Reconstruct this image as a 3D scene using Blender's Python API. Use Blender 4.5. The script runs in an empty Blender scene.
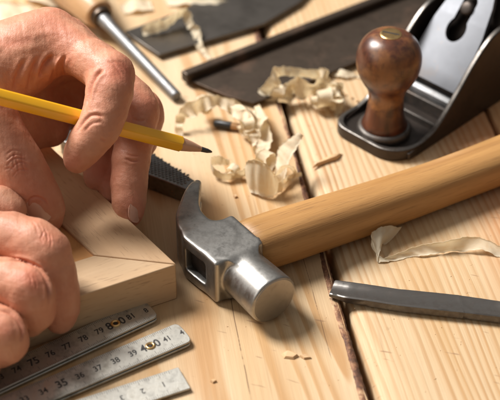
import bpy, math, random
import numpy as np
from math import cos, sin, radians, pi, sqrt, exp, atan2
from mathutils import Vector, Matrix
from mathutils.bvhtree import BVHTree

random.seed(7); rng = np.random.RandomState(7)
scn = bpy.context.scene
COL = scn.collection
MM = 0.001

# ------------------------------------------------------------------ camera geometry (all coordinates in mm)
PITCH = radians(38.5); FPX = 1400.0; DIST = FPX / 1.9
CAM = np.array([0, -DIST * cos(PITCH), DIST * sin(PITCH)])
FWD = np.array([0, cos(PITCH), -sin(PITCH)])
UP = np.array([0, sin(PITCH), cos(PITCH)])
def ray(x, y): return np.array([(x - 250) / FPX, 0, 0]) + UP * (200 - y) / FPX + FWD
def P(x, y, z=0.0):
    d = ray(x, y); return CAM + d * (z - CAM[2]) / d[2]
def Q(x, y, dep): return CAM + ray(x, y) * dep
def proj(V):
    d = V - CAM; k = d @ FWD
    return 250 + FPX * d[:, 0] / k, 200 - FPX * (d @ UP) / k
def norm(v):
    v = np.array(v, float); return v / np.linalg.norm(v)

# ------------------------------------------------------------------ object helpers
def tag(o, label=None, cat=None, group=None, kind=None):
    if label: o['label'] = label
    if cat: o['category'] = cat
    if group: o['group'] = group
    if kind: o['kind'] = kind
    return o
def thing(name, label, cat, base, group=None):
    o = bpy.data.objects.new(name, None); COL.objects.link(o)
    o.empty_display_size = .02
    o.location = Vector([float(c) * MM for c in base]); o['_b'] = [float(c) for c in base]
    return tag(o, label, cat, group)
def base_of(o):
    return np.array(list(o['_b']), float)
def obj(name, V, F, mat, parent=None, origin=None, smooth=True, angle=None, bevel=None, bseg=2):
    V = np.asarray(V, float).reshape(-1, 3)
    if origin is None:
        origin = base_of(parent) if parent is not None else np.array([V[:, 0].mean(), V[:, 1].mean(), V[:, 2].min()])
    origin = np.asarray(origin, float)
    me = bpy.data.meshes.new(name)
    me.from_pydata(((V - origin) * MM).tolist(), [], [list(map(int, f)) for f in F])
    me.update(); me.validate()
    o = bpy.data.objects.new(name, me); COL.objects.link(o)
    o['_b'] = [float(c) for c in origin]
    if parent is None: o.location = Vector((origin * MM).tolist())
    else:
        o.parent = parent
        o.location = Vector(((origin - base_of(parent)) * MM).tolist())
    if mat is not None: me.materials.append(mat)
    if smooth:
        for p in me.polygons: p.use_smooth = True
        if angle: me.set_sharp_from_angle(angle=radians(angle))
    if bevel:
        b = o.modifiers.new('bevel', 'BEVEL'); b.width = bevel * MM; b.segments = bseg
        b.limit_method = 'ANGLE'; b.angle_limit = radians(35)
        b.harden_normals = False
        for p in me.polygons: p.use_smooth = True
        me.set_sharp_from_angle(angle=radians(50))
    return o
class MB:
    def __init__(s): s.V = []; s.F = []
    def add(s, V, F):
        n = len(s.V); s.V += [tuple(map(float, v)) for v in V]; s.F += [tuple(int(i) + n for i in f) for f in F]
    def prism(s, poly, z0, z1):
        n = len(poly)
        V = [(p[0], p[1], z0) for p in poly] + [(p[0], p[1], z1) for p in poly]
        F = [tuple(range(n - 1, -1, -1)), tuple(range(n, 2 * n))] + [(i, (i + 1) % n, n + (i + 1) % n, n + i) for i in range(n)]
        s.add(V, F)
    def loft(s, rings, cap=True, closed=True):
        m = len(rings[0]); V = [v for r in rings for v in r]; F = []
        for i in range(len(rings) - 1):
            for j in range(m if closed else m - 1):
                a = i * m + j; b = i * m + (j + 1) % m
                F.append((a, b, b + m, a + m))
        if cap:
            F.append(tuple(range(m - 1, -1, -1))); k = (len(rings) - 1) * m
            F.append(tuple(range(k, k + m)))
        s.add(V, F)
    def tube(s, a, b, ra, rb=None, n=24, cap=True, extra=None):
        a = np.array(a, float); b = np.array(b, float); rb = ra if rb is None else rb
        d = norm(b - a); u = norm(np.cross(d, [0, 0, 1] if abs(d[2]) < .9 else [1, 0, 0])); v = np.cross(d, u)
        L = np.linalg.norm(b - a)
        prof = extra if extra else [(0, ra), (L, rb)]
        s.loft([[a + d * t + (u * cos(q) + v * sin(q)) * r for q in np.linspace(0, 2 * pi, n, endpoint=False)] for t, r in prof], cap)
def catmull(pts, n):
    pts = np.asarray(pts, float); m = len(pts)
    ext = np.vstack([2 * pts[0] - pts[1], pts, 2 * pts[-1] - pts[-2]])
    out = []
    for i in range(m - 1):
        p0, p1, p2, p3 = ext[i:i + 4]
        for t in np.linspace(0, 1, n, endpoint=False):
            out.append(.5 * (2 * p1 + (p2 - p0) * t + (2 * p0 - 5 * p1 + 4 * p2 - p3) * t * t + (3 * p1 - p0 - 3 * p2 + p3) * t ** 3))
    out.append(pts[-1]); return np.array(out)

# ------------------------------------------------------------------ signed distance modelling (surface nets)
class Field:
    def __init__(s, lo, hi, h):
        s.lo = np.array(lo, float); s.h = h
        s.n = np.ceil((np.array(hi) - s.lo) / h).astype(int) + 1
    def new(s): return np.full(s.n, 60.0, np.float32)
    def sub(s, lo, hi):
        a = np.clip(np.floor((np.array(lo) - s.lo) / s.h).astype(int), 0, s.n)
        b = np.clip(np.ceil((np.array(hi) - s.lo) / s.h).astype(int) + 1, 0, s.n)
        sl = tuple(slice(a[i], b[i]) for i in range(3))
        if any(b[i] <= a[i] for i in range(3)): return None, None
        g = [(np.arange(a[i], b[i]) * s.h + s.lo[i]).astype(np.float32) for i in range(3)]
        return sl, np.meshgrid(*g, indexing='ij', sparse=True)
def smin(a, b, k):
    if k <= 0: return np.minimum(a, b)
    h = np.clip(.5 + .5 * (b - a) / k, 0, 1)
    return b * (1 - h) + a * h - k * h * (1 - h)
def smax(a, b, k): return -smin(-a, -b, k)
def capsule(fd, F, a, b, ra, rb, k, pad=9):
    a = np.asarray(a, float); b = np.asarray(b, float); r = max(ra, rb) + pad + k
    sl, G = fd.sub(np.minimum(a, b) - r, np.maximum(a, b) + r)
    if sl is None: return
    x, y, z = G; d = b - a; L2 = max(float(d @ d), 1e-6)
    t = np.clip(((x - a[0]) * d[0] + (y - a[1]) * d[1] + (z - a[2]) * d[2]) / L2, 0, 1)
    D = np.sqrt((x - a[0] - t * d[0]) ** 2 + (y - a[1] - t * d[1]) ** 2 + (z - a[2] - t * d[2]) ** 2) - (ra + (rb - ra) * t)
    F[sl] = smin(F[sl], D.astype(np.float32), k)
def surface_nets(F, lo, h):
    S = F < 0
    n = np.array(F.shape); c = n - 1
    C8 = [S[i:c[0] + i, j:c[1] + j, k:c[2] + k] for i in (0, 1) for j in (0, 1) for k in (0, 1)]
    s = sum(x.astype(np.int8) for x in C8); mask = (s > 0) & (s < 8)
    I = np.argwhere(mask); idx = np.full(c, -1, np.int64); idx[mask] = np.arange(len(I))
    acc = np.zeros((len(I), 3)); cnt = np.zeros(len(I))
    cor = [(i, j, k) for i in (0, 1) for j in (0, 1) for k in (0, 1)]
    for a in cor:
        for ax in range(3):
            if a[ax]: continue
            b = list(a); b[ax] = 1
            fa = F[I[:, 0] + a[0], I[:, 1] + a[1], I[:, 2] + a[2]]; fb = F[I[:, 0] + b[0], I[:, 1] + b[1], I[:, 2] + b[2]]
            m = (fa < 0) != (fb < 0); t = np.where(m, fa / np.where(m, fa - fb, 1), 0)
            p = np.tile(np.array(a, float), (len(I), 1)); p[:, ax] = t
            acc += p * m[:, None]; cnt += m
    V = (I + acc / cnt[:, None]) * h + np.array(lo)
    faces = []
    for ax in range(3):
        o1, o2 = [q for q in range(3) if q != ax]
        sa = [slice(None)] * 3; sb = [slice(None)] * 3; sa[ax] = slice(0, n[ax] - 1); sb[ax] = slice(1, n[ax])
        A = S[tuple(sa)]; B = S[tuple(sb)]
        E = np.argwhere(A != B)
        E = E[(E[:, o1] > 0) & (E[:, o1] < c[o1]) & (E[:, o2] > 0) & (E[:, o2] < c[o2])]
        def g(d1, d2):
            q = E.copy(); q[:, o1] += d1; q[:, o2] += d2; return idx[q[:, 0], q[:, 1], q[:, 2]]
        quad = np.stack([g(-1, -1), g(0, -1), g(0, 0), g(-1, 0)], 1)
        inside = A[E[:, 0], E[:, 1], E[:, 2]]
        flip = inside if ax != 1 else ~inside
        quad = np.where(flip[:, None], quad, quad[:, ::-1])
        faces.append(quad)
    return V, np.vstack(faces)
def vnormals(V, F):
    a = V[F[:, 0]]; b = V[F[:, 1]]; c = V[F[:, 2]]; d = V[F[:, 3]]
    n = np.cross(c - a, d - b); N = np.zeros_like(V)
    for i in range(4): np.add.at(N, F[:, i], n)
    return N / np.maximum(np.linalg.norm(N, axis=1), 1e-9)[:, None]
def relax(V, F, it, lam=.5):
    E = np.vstack([F[:, [0, 1]], F[:, [1, 2]], F[:, [2, 3]], F[:, [3, 0]]])
    deg = np.zeros(len(V)); np.add.at(deg, E[:, 0], 1); np.add.at(deg, E[:, 1], 1)
    for q in range(it):
        A = np.zeros_like(V); np.add.at(A, E[:, 0], V[E[:, 1]]); np.add.at(A, E[:, 1], V[E[:, 0]])
        V = V + lam * (A / deg[:, None] - V)
    return V
def vnoise(V, scale, seed):
    r = np.random.RandomState(seed); o = np.zeros(len(V))
    for q in range(6):
        d = r.normal(size=3); d /= np.linalg.norm(d)
        f = (0.6 + 1.1 * r.rand()) * 2 * pi / scale
        e = r.normal(size=3); e /= np.linalg.norm(e)
        o += np.sin(V @ d * f + r.rand() * 7 + 1.3 * np.sin(V @ e * f * .6 + r.rand() * 7))
    return o / 6

# ------------------------------------------------------------------ materials
class NT:
    def __init__(s, name):
        s.m = bpy.data.materials.new(name); s.m.use_nodes = True; s.t = s.m.node_tree
        s.b = s.t.nodes['Principled BSDF']; s.tc = s.t.nodes.new('ShaderNodeTexCoord')
    def n(s, ty, **kw):
        x = s.t.nodes.new(ty)
        for k, v in kw.items():
            if k in x.inputs: x.inputs[k].default_value = v
            else: setattr(x, k, v)
        return x
    def l(s, a, b): s.t.links.new(a, b)
    def coord(s, scale=(1, 1, 1), rot=(0, 0, 0), loc=(0, 0, 0)):
        src = s.tc.outputs['Object']
        if any(rot):
            q = s.n('ShaderNodeMapping'); s.l(src, q.inputs[0]); q.inputs['Rotation'].default_value = rot; src = q.outputs[0]
        m = s.n('ShaderNodeMapping'); s.l(src, m.inputs[0])
        m.inputs['Scale'].default_value = scale; m.inputs['Location'].default_value = loc
        return m.outputs[0]
    def noise(s, vec, scale, detail=4, rough=.55, dist=0):
        x = s.n('ShaderNodeTexNoise', Scale=scale, Detail=detail, Roughness=rough, Distortion=dist); s.l(vec, x.inputs['Vector']); return x.outputs['Fac']
    def ramp(s, fac, stops, interp='LINEAR'):
        x = s.n('ShaderNodeValToRGB'); s.l(fac, x.inputs[0]); r = x.color_ramp; r.interpolation = interp
        while len(r.elements) < len(stops): r.elements.new(.5)
        for e, (p, c) in zip(r.elements, stops):
            e.position = p; e.color = (*c, 1) if len(c) == 3 else c
        return x.outputs[0]
    def val(s, fac, a, b, lo=0, hi=1):
        x = s.n('ShaderNodeMapRange'); s.l(fac, x.inputs[0])
        for i, v in zip((1, 2, 3, 4), (a, b, lo, hi)): x.inputs[i].default_value = v
        return x.outputs[0]
    def mix(s, fac, a, b, mode='MIX'):
        x = s.n('ShaderNodeMix', data_type='RGBA', blend_type=mode)
        for v, i in ((fac, 0), (a, 6), (b, 7)):
            if isinstance(v, (int, float)): x.inputs[i].default_value = v
            elif isinstance(v, tuple): x.inputs[i].default_value = (*v, 1)
            else: s.l(v, x.inputs[i])
        return x.outputs[2]
    def math(s, op, a, b=None, c=None):
        x = s.n('ShaderNodeMath', operation=op)
        for i, v in enumerate((a, b, c)):
            if v is None: continue
            if isinstance(v, (int, float)): x.inputs[i].default_value = v
            else: s.l(v, x.inputs[i])
        return x.outputs[0]
    def set(s, **kw):
        for k, v in kw.items():
            k = k.replace('_', ' ')
            if isinstance(v, (int, float, tuple)):
                s.b.inputs[k].default_value = (*v, 1) if isinstance(v, tuple) and len(v) == 3 and k in ('Base Color', 'Sheen Tint', 'Specular Tint') else v
            else: s.l(v, s.b.inputs[k])
        return s
    def bump(s, h, dist, strength=1, prev=None):
        x = s.n('ShaderNodeBump', Distance=dist * MM, Strength=strength); s.l(h, x.inputs['Height'])
        if prev is not None: s.l(prev, x.inputs['Normal'])
        return x.outputs[0]
    def sep(s, vec):
        x = s.n('ShaderNodeSeparateXYZ'); s.l(vec, x.inputs[0]); return x.outputs

def board_mat(name, seed, ringf, c_early, c_late, contrast, cath=False, red=None, cracks=()):
    """pine board; object +Y runs along the board; coordinates in metres"""
    t = NT(name); lo = (seed * 1.37, seed * .71, 0)
    v = t.coord((1, 1, 1)); xyz = t.sep(v)
    warp = t.noise(t.coord((9, 1.6, 9), loc=lo), 1, 3, .5)
    warp2 = t.noise(t.coord((40, 5, 40), loc=lo), 1, 2, .5)
    if cath:      # broad cathedral figure from a tilted trunk
        big = t.noise(t.coord((13, 1.5, 5), loc=lo), 1, 1.5, .45, .3)
        u = t.math('MULTIPLY', big, ringf)
        u = t.math('ADD', u, t.math('MULTIPLY', warp2, 1.1))
    else:
        u = t.math('MULTIPLY', t.math('ADD', xyz[0], t.math('MULTIPLY', warp, .034)), ringf)
        u = t.math('ADD', u, t.math('MULTIPLY', warp2, 1.7))
        u = t.math('ADD', u, t.math('MULTIPLY', t.noise(t.coord((110, 4, 40), loc=lo), 1, 2, .5), 1.2))
    fr = t.math('FRACT', u)
    ring = t.ramp(fr, [(0, (0, 0, 0)), (.35, (.12, .12, .12)), (.78, (1, 1, 1)), (.88, (.85, .85, .85)), (1, (0, 0, 0))], 'EASE')
    vary = t.noise(t.coord((60, 4, 60), loc=lo), 1, 3, .6)
    fac = t.math('MULTIPLY', t.math('MULTIPLY', ring, contrast), t.val(vary, .3, .7, .35, 1.25))
    col = t.mix(fac, c_early, c_late)
    tone = t.noise(t.coord((22, 3, 10), loc=(lo[1], lo[0], 3)), 1, 3, .55)
    col = t.mix(t.val(tone, .38, .66, 0, .75), col, tuple(c * f for c, f in zip(c_early, (.82, .66, .46))))
    col = t.mix(t.val(t.noise(t.coord((14, 2.2, 8), loc=(lo[0] + 5, 0, 3)), 1, 3, .5), .5, .75, 0, .5), col, (.74, .60, .42))
    fib = t.noise(t.coord((1500, 26, 300), loc=lo), 1, 3, .7)
    col = t.mix(t.val(fib, .38, .62, 0, .16), col, tuple(c * .55 for c in c_late))
    pore = t.noise(t.coord((420, 16, 100), loc=lo), 1, 2, .5)
    col = t.mix(t.val(pore, .66, .78, 0, .35), col, (.30, .17, .08))
    if red:       # reddish heartwood beyond x = red
        w = t.math('ADD', xyz[0], t.math('MULTIPLY', warp, .02))
        col = t.mix(t.val(w, red - .004, red + .022, 0, .62), col, (.46, .20, .085))
    for (x0, y0, y1, w) in cracks:
        dx = t.math('ABSOLUTE', t.math('SUBTRACT', t.math('ADD', xyz[0], t.math('MULTIPLY', t.noise(t.coord((20, 14, 1)), 1, 3, .6), .0022)), x0 + .0011))
        m1 = t.val(dx, w * .4, w, 1, 0)
        m2 = t.math('MULTIPLY', t.val(xyz[1], y0 - .004, y0, 0, 1), t.val(xyz[1], y1, y1 + .01, 1, 0))
        brk = t.val(t.noise(t.coord((30, 120, 1), loc=(3, 1, 1)), 1, 3, .6), .40, .5, .15, 1)
        col = t.mix(t.math('MULTIPLY', t.math('MULTIPLY', m1, m2), t.math('MULTIPLY', brk, .75)), col, (.10, .05, .025))
    dirt = t.noise(t.coord((1, 1, 1), loc=(3, 8, 1)), 130, 4, .7)
    col = t.mix(t.val(dirt, .66, .8, 0, .5), col, (.22, .13, .07))
    mk = t.noise(t.coord((70, 420, 50), (0, 0, .5), loc=(lo[1], 2, 1)), 1, 2, .4)
    col = t.mix(t.val(mk, .715, .76, 0, .6), col, (.25, .14, .075))
    g = t.math('ADD', t.math('MULTIPLY', fib, .8), t.math('MULTIPLY', ring, .5))
    nb = t.bump(g, .12, .8)
    nb = t.bump(t.noise(t.coord((300, 8, 10), loc=lo), 1, 3, .6), .35, .5, nb)
    t.set(Base_Color=col, Roughness=t.val(fib, .3, .7, .5, .72), Normal=nb, Specular_IOR_Level=.3)
    return t.m

def wood_mat(name, base, dark, axis_scale, rough=.45, fleck=.4, streak=.5, rot=(0, 0, 0), bumpd=.12, coat=0, freq=1.0):
    """generic worked wood; axis_scale: small number on the grain axis"""
    t = NT(name); a = np.array(axis_scale, float) * freq
    g1 = t.noise(t.coord(tuple(a * 60), rot), 1, 5, .6, .2)
    g2 = t.noise(t.coord(tuple(a * 420), rot), 1, 3, .7)
    g3 = t.noise(t.coord(tuple(a * 16), rot), 1, 3, .5)
    col = t.mix(t.val(g1, .32, .68, 0, streak), base, dark)
    col = t.mix(t.val(g3, .35, .7, 0, .45), col, tuple(min(1, c * f) for c, f in zip(base, (1.2, 1.12, 1.0))))
    col = t.mix(t.val(g2, .56, .7, 0, fleck), col, tuple(c * .6 for c in dark))
    t.set(Base_Color=col, Roughness=t.val(g2, .3, .7, rough - .06, rough + .12), Normal=t.bump(t.math('ADD', g2, g1), bumpd, .7), Specular_IOR_Level=.4, Coat_Weight=coat, Coat_Roughness=.3)
    return t.m

def metal_mat(name, base, rough, mottling=.3, dark=(.05, .04, .035), scale=120, brush=None, rust=None, bumpd=.05, metallic=1.0, lo=.5, hi=.75):
    t = NT(name)
    n1 = t.noise(t.coord(), scale, 5, .65); n2 = t.noise(t.coord(loc=(2, 3, 4)), scale * 4.5, 4, .7)
    col = t.mix(t.val(n1, lo, hi, 0, mottling), base, dark)
    col = t.mix(t.val(n2, .6, .75, 0, mottling * .8), col, dark)
    r = t.val(n1, .3, .7, rough - .08, rough + .12)
    h = n2
    if brush:
        b = t.noise(t.coord(brush), 1, 3, .7); h = t.math('ADD', b, t.math('MULTIPLY', n2, .3))
        r = t.math('ADD', r, t.math('MULTIPLY', t.math('SUBTRACT', b, .5), .25))
        col = t.mix(t.val(b, .35, .7, 0, .25), col, tuple(c * .5 for c in base))
    if rust:
        n3 = t.noise(t.coord(loc=(7, 1, 2)), scale * .55, 5, .7)
        col = t.mix(t.val(n3, .52, .68, 0, .8), col, rust); 
        t.set(Metallic=t.val(n3, .52, .7, metallic, metallic * .3))
    else: t.set(Metallic=metallic)
    t.set(Base_Color=col, Roughness=r, Normal=t.bump(h, bumpd, .6))
    return t.m

def skin_mat():
    t = NT('skin')
    at = t.n('ShaderNodeAttribute', attribute_name='red'); red = at.outputs['Fac']
    n1 = t.noise(t.coord(), 55, 4, .6); n2 = t.noise(t.coord(loc=(4, 4, 4)), 320, 3, .6)
    col = t.mix(t.val(n1, .35, .7, 0, .6), (.56, .275, .165), (.46, .175, .10))
    col = t.mix(t.val(n2, .4, .7, 0, .3), col, (.64, .37, .25))
    col = t.mix(t.math('MULTIPLY', red, .75), col, (.54, .155, .09))
    # fine skin relief
    v1 = t.n('ShaderNodeTexVoronoi', Scale=900, feature='DISTANCE_TO_EDGE'); 
    wv = t.n('ShaderNodeVectorMath', operation='ADD'); nz = t.n('ShaderNodeTexNoise', Scale=300); t.l(t.tc.outputs['Object'], nz.inputs['Vector'])
    sc = t.n('ShaderNodeVectorMath', operation='SCALE'); sc.inputs['Scale'].default_value = .0022; t.l(nz.outputs['Color'], sc.inputs[0])
    t.l(t.tc.outputs['Object'], wv.inputs[0]); t.l(sc.outputs[0], wv.inputs[1]); t.l(wv.outputs[0], v1.inputs['Vector'])
    cell = t.val(v1.outputs['Distance'], 0, .12, 0, 1)
    nb = t.bump(cell, .07, .5)
    nb = t.bump(t.noise(t.coord(), 420, 4, .6), .25, .5, nb)
    nb = t.bump(t.noise(t.coord((160, 60, 160), (0, .4, .3)), 1, 3, .6), .7, .5, nb)
    t.set(Base_Color=col, Roughness=t.val(n2, .3, .7, .42, .58), Normal=nb, Subsurface_Weight=.12, Subsurface_Radius=(1.0, .35, .2), Subsurface_Scale=.004, Specular_IOR_Level=.42)
    return t.m

def simple(name, col, rough=.5, metallic=0.0, spec=.5, nscale=200, var=.25, bumpd=.05, sss=0, coat=0):
    t = NT(name); n1 = t.noise(t.coord(), nscale, 4, .6)
    c = t.mix(t.val(n1, .35, .7, 0, var), col, tuple(x * .55 for x in col))
    t.set(Base_Color=c, Roughness=t.val(n1, .3, .7, rough - .05, rough + .08), Metallic=metallic, Specular_IOR_Level=spec, Normal=t.bump(n1, bumpd, .5), Coat_Weight=coat, Coat_Roughness=.15)
    if sss: t.set(Subsurface_Weight=sss, Subsurface_Radius=(1.0, .5, .3), Subsurface_Scale=.002)
    return t.m

def shaving_mat():
    t = NT('shaving'); at = t.n('ShaderNodeUVMap'); 
    m = t.n('ShaderNodeMapping'); t.l(at.outputs[0], m.inputs[0]); m.inputs['Scale'].default_value = (3, 60, 1)
    g = t.noise(m.outputs[0], 1, 4, .6)
    m2 = t.n('ShaderNodeMapping'); t.l(at.outputs[0], m2.inputs[0]); m2.inputs['Scale'].default_value = (9, 2.2, 1)
    g2 = t.noise(m2.outputs[0], 1, 2, .5)
    col = t.mix(t.val(g, .35, .68, 0, .6), (.95, .89, .74), (.88, .75, .54))
    col = t.mix(t.val(g2, .5, .7, 0, .5), col, (.86, .70, .47))
    nb = t.bump(g, .25, .6)
    t.set(Base_Color=col, Roughness=.55, Normal=nb, Specular_IOR_Level=.35)
    tr = t.n('ShaderNodeBsdfTranslucent'); t.l(col, tr.inputs[0]); mx = t.n('ShaderNodeMixShader'); mx.inputs[0].default_value = .55
    out = t.t.nodes['Material Output']; t.l(t.b.outputs[0], mx.inputs[1]); t.l(tr.outputs[0], mx.inputs[2]); t.l(mx.outputs[0], out.inputs[0])
    return t.m

M = {}
M['skin'] = skin_mat()
M['nail'] = simple('nail', (.62, .33, .23), .3, spec=.5, var=.2, nscale=90, bumpd=.02, sss=.15)
M['shave'] = shaving_mat()
M['steel'] = metal_mat('forged_steel', (.40, .385, .36), .40, .7, (.10, .088, .075), 110, brush=(500, 500, 60), bumpd=.05)
M['steelface'] = metal_mat('polished_face', (.36, .34, .315), .42, .6, (.26, .23, .20), 160, bumpd=.05)
M['cavity'] = simple('dark_socket', (.02, .017, .015), .7)
M['dark_iron'] = metal_mat('dark_japanned_iron', (.055, .043, .036), .40, .6, (.018, .014, .012), 70, bumpd=.15, metallic=.75)
M['iron_in'] = metal_mat('worn_iron_bed', (.10, .088, .078), .42, .6, (.02, .016, .014), 160, rust=(.10, .055, .03), bumpd=.2, metallic=.7)
M['silver'] = metal_mat('bright_lever_cap', (.23, .237, .255), .58, .5, (.34, .27, .22), 40, bumpd=.05)
M['rust_steel'] = metal_mat('browned_saw_steel', (.095, .07, .052), .45, .8, (.028, .018, .013), 60, brush=(30, 400, 100), rust=(.10, .052, .03), bumpd=.1, metallic=.8)
M['grey_plate'] = metal_mat('grey_plate_steel', (.14, .125, .11), .38, .5, (.06, .05, .045), 45, bumpd=.08, metallic=.9)
M['rasp'] = metal_mat('rasp_steel', (.24, .225, .21), .3, .5, (.03, .027, .025), 200, bumpd=.05)
M['gouge'] = metal_mat('blackened_chisel_steel', (.125, .115, .105), .32, .5, (.07, .056, .047), 320, brush=(25, 900, 300), bumpd=.03, metallic=.6, lo=.42, hi=.62)
M['shaft'] = metal_mat('bright_shaft', (.22, .22, .22), .52, .5, (.25, .22, .2), 120, bumpd=.03)
M['ruler'] = metal_mat('ruler_metal', (.60, .58, .52), .42, .9, (.24, .21, .165), 150, brush=(300, 60, 60), bumpd=.06, metallic=.85)
M['brass'] = metal_mat('brass', (.78, .52, .23), .28, .4, (.30, .18, .07), 200, bumpd=.03)
M['ink'] = simple('engraved_ink', (.035, .032, .03), .6)
M['inkfade'] = simple('worn_ink', (.11, .10, .09), .6)
M['paint'] = simple('yellow_paint', (.97, .49, .008), .3, spec=.5, nscale=60, var=.12, bumpd=.03, coat=.5)
M['cedar'] = wood_mat('pencil_cedar', (.62, .36, .23), (.45, .24, .14), (.1, 1, 1), .6, .3)
M['lead'] = simple('graphite', (.06, .06, .062), .35, metallic=.3)
M['black'] = simple('black_paint', (.025, .025, .025), .4)

def knob_mat():
    t = NT('varnished_knob')
    g = t.noise(t.coord((150, 150, 16)), 1, 5, .65, .3); w = t.noise(t.coord(loc=(1, 5, 2)), 45, 4, .65)
    z = t.sep(t.coord())[2]
    col = t.mix(t.val(g, .35, .65, 0, .8), (.12, .036, .015), (.03, .011, .007))
    wear = t.math('MULTIPLY', t.val(w, .47, .60, 0, 1), t.val(z, .020, .034, 1, .35))
    lowd = t.val(t.math('ADD', z, t.math('MULTIPLY', w, .016)), .024, .034, 0, 1)
    col = t.mix(t.math('MULTIPLY', t.math('MULTIPLY', wear, lowd), .9), col, (.47, .20, .055))
    n2 = t.noise(t.coord((300, 300, 40)), 1, 3, .7)
    col = t.mix(t.val(n2, .58, .7, 0, .5), col, (.02, .01, .006))
    t.set(Base_Color=col, Roughness=t.val(w, .3, .7, .26, .42), Normal=t.bump(n2, .1, .5), Coat_Weight=.35, Coat_Roughness=.3)
    return t.m
M['knob'] = knob_mat()

# ------------------------------------------------------------------ the boards
SA = P(257, 20); SB = P(370, 400); sd = norm((SA - SB)[:2].tolist() + [0])      # along the seam (away)
sn = np.array([sd[1], -sd[0], 0])                                                # to the right
ROTZ = atan2(-sd[0], sd[1])
def seam_xy(u, v): p = SB + sn * u + sd * v; return np.array([p[0], p[1], 0])
def board(name, mat, u0, u1, v0, v1, z=0.0, thick=26, edge_l=None, edge_r=None, seed=1):
    """board between u0 and u1 across, v0 to v1 along, in the seam's frame; edge functions give a worn edge section"""
    L = v1 - v0; nv = 260
    rows = []
    r = np.random.RandomState(seed); ph = r.rand(8) * 7
    for i in range(nv):
        v = v0 + L * i / (nv - 1)
        wob = .35 * sin(v * .045 + ph[0]) + .25 * sin(v * .13 + ph[1]) + .15 * sin(v * .41 + ph[2]) + .1 * sin(v * .9 + ph[3])
        wob2 = .35 * sin(v * .05 + ph[4]) + .25 * sin(v * .11 + ph[5]) + .12 * sin(v * .37 + ph[6])
        el = edge_l(v) if edge_l else [(.0, -1.2), (.6, -.25), (1.6, 0)]
        er = edge_r(v) if edge_r else [(.0, -1.2), (.6, -.25), (1.6, 0)]
        row = [(u0 + wob, -thick)] + [(u0 + wob + a, b) for a, b in el] + [(u0 + 20, 0), (u1 - 20, 0)] + [(u1 + wob2 - a, b) for a, b in er[::-1]] + [(u1 + wob2, -thick)]
        rows.append([(a, v, b) for a, b in row])
    m = len(rows[0]); V = [p for rr in rows for p in rr]; F = []
    for i in range(nv - 1):
        for j in range(m):
            a = i * m + j; b = i * m + (j + 1) % m; F.append((a, a + m, b + m, b))
    F.append(tuple(range(m))); k = (nv - 1) * m; F.append(tuple(range(k + m - 1, k - 1, -1)))
    V = np.array(V, float)
    me = bpy.data.meshes.new(name); me.from_pydata((V * MM).tolist(), [], F); me.update()
    o = bpy.data.objects.new(name, me); COL.objects.link(o); me.materials.append(mat)
    for p in me.polygons: p.use_smooth = True
    me.set_sharp_from_angle(angle=radians(40))
    o.location = Vector(((SB + np.array([0, 0, z])) * MM).tolist()); o.rotation_euler = (0, 0, ROTZ)
    o['kind'] = 'structure'; return o
def to_uv(px, py):
    d = P(px, py) - SB; return float(d @ sn), float(d @ sd)
uc1, vc1 = to_uv(230, 300); uc2, vc2 = to_uv(251, 382); uc3, vc3 = to_uv(290, 262); uc4, vc4 = to_uv(325, 345)
mB1 = board_mat('pine_left', 3, 15, (.62, .475, .31), (.44, .245, .11), 1.4, cath=True,
                cracks=[((uc1 + .5) * MM, (vc2 - 10) * MM, (vc1 + 20) * MM, .00032), ((uc4 + 1) * MM, (vc4 - 6) * MM, (vc3) * MM, .00022)])
mB2 = board_mat('pine_right', 8, 250, (.61, .46, .29), (.43, .245, .115), .9, red=.083)
mB3 = board_mat('pine_far_right', 5, 160, (.60, .36, .19), (.45, .22, .09), .6)
mB0 = board_mat('pine_far_left', 6, 150, (.66, .46, .27), (.50, .28, .12), .6)
def bark_mat():
    t = NT('bark_streak'); n = t.noise(t.coord((120, 55, 120)), 1, 5, .7, .6); n2 = t.noise(t.coord((60, 160, 60), loc=(2, 2, 2)), 1, 4, .7, 1.0)
    col = t.ramp(n, [(.30, (.03, .014, .008)), (.45, (.13, .052, .026)), (.54, (.29, .14, .07)), (.66, (.52, .35, .19))])
    col = t.mix(t.val(n2, .52, .64, 0, .75), col, (.045, .02, .012))
    t.set(Base_Color=col, Roughness=.75, Normal=t.bump(n, 1.0, .8)); return t.m
M['bark'] = bark_mat()
# left board's right edge carries a strip of bark; right board's left edge is eased
def er_main(v): return [(0, -3.2), (1.0, -1.4), (2.3, -.55), (3.6, -.12), (4.6, 0)]
def el_main(v):
    w = 1.25 + .35 * sin(v * .03 + 1) + .2 * sin(v * .09)
    return [(0, -5.0), (.9 * w, -2.6), (2.6 * w, -1.1), (5.2 * w, -.3), (7.5 * w, 0)]
LFT = board('tabletop_board', mB1, -235, -.9, -160, 520, edge_r=lambda v: [(0, -1.6), (.25, -.5), (.6, 0)], seed=2)
RGT = board('tabletop_board', mB2, 3.6, 113, -160, 520, edge_l=el_main, seed=5)
FAR = board('tabletop_board', mB3, 116.2, 250, -160, 520, seed=9)
FAL = board('tabletop_board', mB0, -360, -238, -160, 520, seed=11)
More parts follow.
